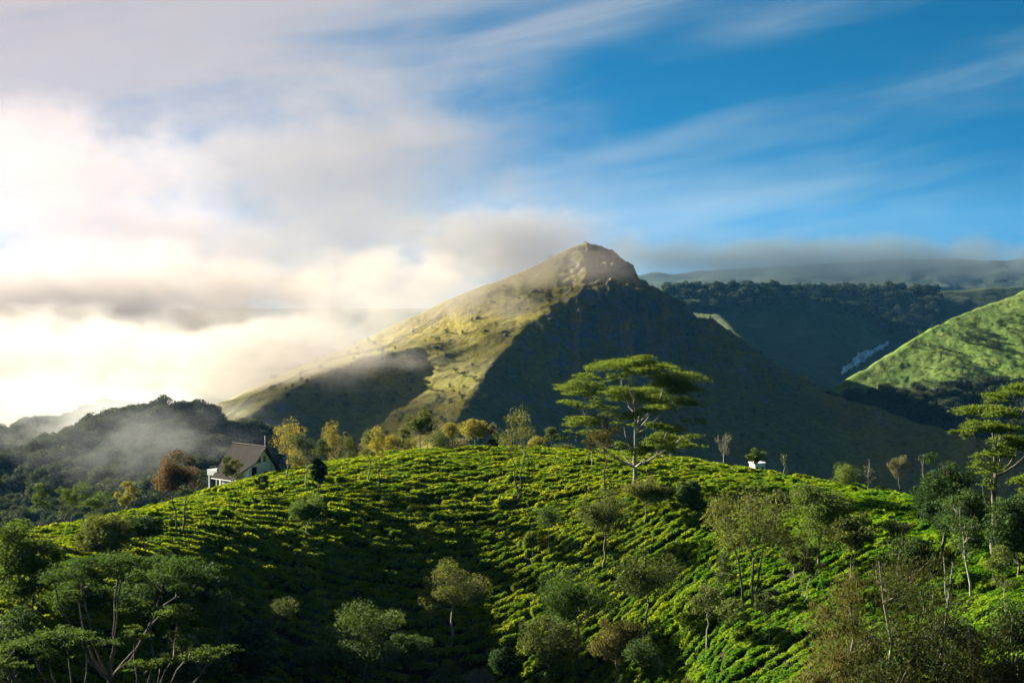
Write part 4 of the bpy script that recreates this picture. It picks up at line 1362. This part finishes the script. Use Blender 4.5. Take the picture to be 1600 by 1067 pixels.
def house():
    D = 274.0
    base = P(388, 742, D)
    h = empty('house', base, math.radians(-43))
    h.scale = (0.75, 0.75, 0.75)
    tag(h, 'white house with a steep brown roof at the left end of the tea crest', 'house')
    L, Wd = 4.9, 3.7           # half length along the ridge, half width
    ev, rg = 2.35, 6.9          # eave and ridge height
    lo = -3.0
    # walls: gable ends and long sides, 0.2 thick
    slab('wall', [(L, -Wd, lo), (L, Wd, lo), (L, Wd, ev - 0.4), (L, 0, rg - 0.4), (L, -Wd, ev - 0.4)], 0.25, M['white_wall'], h)
    slab('wall', [(-L, Wd, lo), (-L, -Wd, lo), (-L, -Wd, ev - 0.4), (-L, 0, rg - 0.4), (-L, Wd, ev - 0.4)], 0.25, M['white_wall'], h)
    box('wall', (-L + 0.26, -Wd + 0.01, lo), (L - 0.26, -Wd + 0.26, ev - 0.40), M['white_wall'], h)
    box('wall', (-L + 0.26, Wd - 0.26, lo), (L - 0.26, Wd - 0.01, ev - 0.40), M['white_wall'], h)
    # two roof planes with deep overhang; the near one sweeps low over the left half
    ov = 1.3
    sl = (rg - ev) / Wd
    ye = Wd + 0.9
    r = slab('roof', [(-L - 0.7, -ye, rg - sl * ye), (L - 1.6, -ye, rg - sl * ye), (L + ov, -ye + 1.9, rg - sl * (ye - 1.9)), (L + ov + 0.3, 0, rg), (-L - 0.7, 0, rg)], 0.22, M['roof'], h)
    slab('roof_skirt', [(-L - 0.7, -ye - 1.5, rg - sl * (ye + 1.5)), (L - 2.6, -ye - 1.5, rg - sl * (ye + 1.5)), (L - 1.7, -ye - 0.01, rg - sl * ye - 0.03), (-L - 0.7, -ye - 0.01, rg - sl * ye - 0.03)], 0.18, M['roof'], r)
    slab('roof', [(L + ov + 0.3, 0.012, rg), (L + ov, ye, rg - sl * ye), (-L - 0.7, ye, rg - sl * ye), (-L - 0.7, 0.012, rg)], 0.22, M['roof'], h)
    T = Tubes(6)
    T.add([(-L - 0.75, 0.0, rg + 0.03), (L + ov + 0.3, 0.0, rg + 0.03)], [0.14, 0.14])
    v, f = T.get()
    mesh_obj('ridge_cap', v, f, M['wood'], r)
    T = Tubes(6)
    T.add([(-L - 0.7, -ye - 1.56, rg - sl * (ye + 1.5) - 0.06), (L - 2.6, -ye - 1.56, rg - sl * (ye + 1.5) - 0.06)], [0.09, 0.09])
    v, f = T.get()
    mesh_obj('gutter', v, f, M['metal'], r)
    # barge boards
    slab('barge_board', [(L + ov + 0.32, -0.02, rg + 0.02), (L + ov + 0.02, -ye + 1.9, rg - sl * (ye - 1.9) + 0.02), (L + ov + 0.02, -ye + 1.9, rg - sl * (ye - 1.9) - 0.28), (L + ov + 0.32, -0.02, rg - 0.28)], 0.06, M['wood'], h)
    slab('barge_board', [(L + ov + 0.02, ye, rg - sl * ye + 0.02), (L + ov + 0.32, 0.02, rg + 0.02), (L + ov + 0.32, 0.02, rg - 0.28), (L + ov + 0.02, ye, rg - sl * ye - 0.28)], 0.06, M['wood'], h)
    # windows on the gable end
    X = L + 0.02

    def gable_window(y0, y1, z0, z1, mull):
        w = box('window', (X - 0.06, y0, z0), (X + 0.03, y1, z1), M['glass'], h)
        t = 0.09
        for a in ((y0 - t, y0, z0 - t, z1 + t), (y1, y1 + t, z0 - t, z1 + t)):
            box('frame', (X - 0.05, a[0], a[2]), (X + 0.07, a[1], a[3]), M['wood'], w)
        for a in ((y0, y1, z1, z1 + t), (y0, y1, z0 - t, z0)):
            box('frame', (X - 0.05, a[0], a[2]), (X + 0.07, a[1], a[3]), M['wood'], w)
        for q in range(mull):
            y = y0 + (y1 - y0) * (q + 1) / (mull + 1)
            box('frame', (X - 0.04, y - 0.03, z0), (X + 0.06, y + 0.03, z1), M['wood'], w)
    gable_window(-2.75, -1.55, 0.0, 2.3, 1)
    slab('window', [(X + 0.03, -1.6, 3.2), (X + 0.03, -0.25, 3.2), (X + 0.03, -0.25, 5.6), (X + 0.03, -1.6, 4.2)], 0.08, M['glass'], h)
    box('window', (X - 0.05, 0.35, 3.3), (X + 0.03, 1.1, 4.6), M['glass'], h)
    box('window_sill', (X, -1.7, 3.0), (X + 0.16, 1.2, 3.12), M['white_wall'], h)
    d = box('door', (X - 0.05, 0.5, -1.0), (X + 0.04, 1.5, 1.2), M['wood'], h)
    box('handle', (X + 0.05, 0.58, 0.05), (X + 0.11, 0.66, 0.2), M['metal'], d)
    box('drainpipe', (X + 0.01, 2.5, lo), (X + 0.12, 2.62, 2.7), M['metal'], h)
    # stair wall in front and terrace on posts to the left
    slab('stair_wall', [(L + 0.3, -Wd - 0.4, -1.9), (L + 2.2, -Wd - 0.4, -1.9), (L + 2.2, -Wd - 0.4, -1.3), (L + 0.3, -Wd - 0.4, 0.3)], 0.2, M['white_wall'], h)
    t = box('terrace', (-L - 3.6, -Wd - 1.4, -0.2), (-L - 0.05, -Wd + 2.2, 0.05), M['white_wall'], h)
    box('parapet', (-L - 3.6, -Wd - 1.4, 0.06), (-L - 0.05, -Wd - 1.25, 1.05), M['white_wall'], t)
    box('parapet', (-L - 3.6, -Wd - 1.24, 0.06), (-L - 3.45, -Wd + 2.2, 1.05), M['white_wall'], t)
    for (x, y) in ((-L - 3.3, -Wd - 1.1), (-L - 0.5, -Wd - 1.1), (-L - 3.3, -Wd + 1.9)):
        box('post', (x - 0.11, y - 0.11, -5.5), (x + 0.11, y + 0.11, -0.21), M['white_wall'], h)
    # chimney pipe at the near end of the ridge
    T = Tubes(8)
    T.add([(L + 0.6, 0.45, rg - 1.2), (L + 0.6, 0.45, rg + 2.3), (L + 0.6, 0.45, rg + 2.35)], [0.07, 0.07, 0.01])
    v, f = T.get()
    mesh_obj('flue', v, f, M['metal'], r)


house()


def small_buildings():
    D = 282.0
    b = P(1183, 737, D)
    h = empty('building', b, math.radians(20))
    tag(h, 'little white building peeping over the crest to the right', 'building')
    box('wall', (-1.0, -1.0, -2.5), (1.0, 1.0, 1.55), M['white_wall'], h)
    box('roof', (-1.15, -1.15, 1.552), (1.15, 1.15, 1.70), M['white_wall'], h)
    for (x0, x1) in ((-0.7, -0.2), (0.25, 0.75)):
        w = box('window', (x0, -1.03, 0.3), (x1, -0.98, 0.95), M['glass'], h)
        box('sill', (x0 - 0.05, -1.10, 0.22), (x1 + 0.05, -1.0, 0.29), M['white_wall'], w)
    b = P(1119, 731, 284.0)
    s = empty('shed', b, math.radians(-8))
    tag(s, 'low pale shed roof peeping over the crest left of the white building', 'shed')
    box('wall', (-0.9, -0.8, -2.0), (0.9, 0.8, 0.45), M['white_wall'], s)
    slab('roof', [(-1.1, -1.0, 0.45), (1.1, -1.0, 0.45), (1.1, 0, 0.95), (-1.1, 0, 0.95)], 0.06, M['metal'], s)
    slab('roof', [(-1.1, 0.01, 0.95), (1.1, 0.01, 0.95), (1.1, 1.0, 0.45), (-1.1, 1.0, 0.45)], 0.06, M['metal'], s)


small_buildings()


def fence_line():
    """dark line of posts and brush running along the shoulder of the mountain"""
    path = [(716, 540), (680, 536), (640, 541), (600, 549), (560, 558), (520, 572), (480, 590), (440, 612), (410, 634), (380, 655), (350, 676)]
    root = None
    pts = []
    for i in range(len(path) - 1):
        for t in np.linspace(0, 1, 14)[:-1]:
            px = path[i][0] * (1 - t) + path[i + 1][0] * t
            py = path[i][1] * (1 - t) + path[i + 1][1] * t
            pts.append((px, py))
    world_pts = []
    ridge = np.asarray(MOUNT[1][0])
    for (px, py) in pts:
        D0 = float(np.interp(px, [320, 380, 440, 560, 680, 722], [815, 845, 870, 925, 978, 1000]))
        Ds = np.linspace(D0 - 25, D0 + 25, 60)
        xs = (px - 800) / F * Ds
        zs = mountain_z(xs, Ds)
        i = int(np.argmax(zs / Ds))
        world_pts.append((xs[i], Ds[i], zs[i]))
    w = np.array(world_pts)
    root = empty('fence', w[0])
    tag(root, 'thin dark fence running down the shoulder above the dark bowl', 'fence')
    w = w - w[0]
    post = None
    for k in range(0, len(w), 2):
        if post is None:
            T = Tubes(5)
            T.add([(0, 0, -0.5), (0, 0, 1.4), (0, 0, 1.45)], [0.16, 0.13, 0.02])
            v, f = T.get()
            post = mesh_obj('post', v, f, M['wood'], root)
            post.location = tuple(float(c) for c in w[k])
        else:
            o = post.copy(); COL.objects.link(o); o.parent = root
            o.location = tuple(float(c) for c in w[k])
    for z in (0.5, 1.1):
        T = Tubes(4)
        T.add(w + np.array((0, 0, z)), np.full(len(w), 0.11))
        v, f = T.get()
        mesh_obj('rail', v, f, M['wood'], root)


fence_line()

# ------------------------------------------------------------------ mist banks and haze
SPHERE = icosphere(3)


def mist_bank(label, px, py, D, rx, ry, rz, dens, thr=0.42, nscale=1.0, seed=0.0, g=0.45, stretch=(1, 1, 1.6), soft=0.5, tint=(1, 1, 1), amp=1.5):
    c = P(px, py, D)
    o = mesh_obj('mist', SPHERE[0], SPHERE[1], None)
    o.location = tuple(float(v) for v in c)
    o.scale = (rx, ry, rz)
    m = bpy.data.materials.new('mist')
    m.use_nodes = True
    nt = m.node_tree
    nt.nodes.clear()
    out = N(nt, 'ShaderNodeOutputMaterial')
    vol = N(nt, 'ShaderNodeVolumePrincipled')
    vol.inputs['Anisotropy'].default_value = g
    vol.inputs['Color'].default_value = (*tint, 1)
    tc = N(nt, 'ShaderNodeTexCoord')
    ln = N(nt, 'ShaderNodeVectorMath', operation='LENGTH')
    nt.links.new(tc.outputs['Object'], ln.inputs[0])
    mask = smooth(nt, ln.outputs['Value'], 1.0 - soft, 0.98, 1.0, 0.0)
    geo = N(nt, 'ShaderNodeNewGeometry')
    mp = N(nt, 'ShaderNodeMapping')
    mp.inputs['Location'].default_value = (seed, seed * 0.7, seed * 1.3)
    mp.inputs['Rotation'].default_value = (0, math.radians(-18), 0)
    mp.inputs['Scale'].default_value = stretch
    nt.links.new(geo.outputs['Position'], mp.inputs[0])
    nz = noise(nt, mp.outputs[0], 0.011 * nscale, 4, 0.58)
    e = math_node(nt, 'MULTIPLY_ADD', math_node(nt, 'SUBTRACT', mask, 0.5), 0.34, nz)
    d = math_node(nt, 'MULTIPLY', smooth(nt, e, thr, thr + 0.20), mask)
    d = math_node(nt, 'MULTIPLY', d, dens)
    nt.links.new(d, vol.inputs['Density'])
    nt.links.new(vol.outputs[0], out.inputs['Volume'])
    o.data.materials.append(m)
    tag(o, label, kind='stuff')
    return o


MG = -0.1
MT = (0.62, 0.55, 0.50)
mist_bank('thick white mist filling the valley left of the mountain', 60, 570, 1350, 360, 150, 76, 0.013, 0.41, 2.0, 0.0, soft=0.85, g=MG, tint=(0.86, 0.82, 0.82))
mist_bank('mist bank behind the left shoulder of the mountain', 480, 410, 1300, 230, 110, 110, 0.0065, 0.37, 1.4, 60.0, soft=0.98, g=-0.25, tint=(0.50, 0.44, 0.40))
mist_bank('cloud streaming up and over the mountain', 560, 240, 2700, 540, 200, 240, 0.0046, 0.35, 0.45, 40.0, soft=0.95, g=-0.4, tint=(0.70, 0.61, 0.58))
mist_bank('bright cloud bank at the upper left', 60, 270, 2900, 620, 220, 210, 0.0036, 0.37, 0.6, 80.0, soft=0.9, g=-0.15, tint=(0.86, 0.74, 0.72))
mist_bank('thin mist drifting over the left shoulder', 415, 565, 895, 120, 36, 46, 0.046, 0.38, 2.0, 12.0, soft=0.95, g=MG, tint=(0.74, 0.69, 0.67))
mist_bank('mist clinging to the upper left slope', 640, 455, 975, 110, 32, 46, 0.033, 0.37, 2.0, 90.0, soft=0.95, g=MG, tint=(0.70, 0.64, 0.59))
mist_bank('thin cloud brushing the summit', 800, 392, 1030, 120, 34, 50, 0.042, 0.36, 1.8, 33.0, soft=0.95, g=-0.3, tint=(0.58, 0.52, 0.48))
mist_bank('wisp of mist over the wooded hill', 190, 690, 560, 75, 40, 26, 0.010, 0.44, 3.5, 51.0, soft=1.0, g=MG, tint=(0.60, 0.63, 0.67))
mist_bank('mist at the foot of the left ridge', 60, 635, 860, 170, 50, 38, 0.024, 0.38, 2.0, 5.0, soft=0.9, g=MG, tint=(0.84, 0.81, 0.79))
mist_bank('mist veiling the far left ridges', 200, 385, 2950, 640, 160, 170, 0.0052, 0.39, 0.8, 7.0, soft=0.95, g=-0.15, tint=(0.76, 0.66, 0.65))
mist_bank('deep mist closing the valley at the left', 130, 470, 2250, 680, 170, 120, 0.018, 0.37, 1.0, 27.0, soft=0.95, g=-0.1, tint=(0.73, 0.65, 0.63))
mist_bank('thin mist over the ridge trees', 190, 650, 690, 85, 40, 26, 0.040, 0.39, 3.0, 15.0, soft=0.95, g=MG, tint=(0.72, 0.73, 0.75))
mist_bank('cloud lying along the distant mountains', 1300, 405, 3900, 1100, 250, 90, 0.0110, 0.35, 0.9, 22.0, soft=0.95, g=-0.3, tint=(0.20, 0.245, 0.28))  # tint dimmed to blue-grey: shade on this cloud put into its colour


def haze_box():
    v = [(x, y, z) for z in (-290, 480) for (x, y) in ((-9200, -6200), (9200, -6200), (9200, 12200), (-9200, 12200))]
    f = [(0, 3, 2, 1), (4, 5, 6, 7), (0, 1, 5, 4), (1, 2, 6, 5), (2, 3, 7, 6), (3, 0, 4, 7)]
    o = mesh_obj('haze', v, f, None)
    m = bpy.data.materials.new('haze')
    m.use_nodes = True
    nt = m.node_tree
    nt.nodes.clear()
    out = N(nt, 'ShaderNodeOutputMaterial')
    vol = N(nt, 'ShaderNodeVolumePrincipled')
    vol.inputs['Color'].default_value = (0.12, 0.45, 1.0, 1)
    vol.inputs['Density'].default_value = 0.000012
    vol.inputs['Anisotropy'].default_value = 0.3
    nt.links.new(vol.outputs[0], out.inputs['Volume'])
    o.data.materials.append(m)
    tag(o, 'pale air between the hills', kind='stuff')


haze_box()
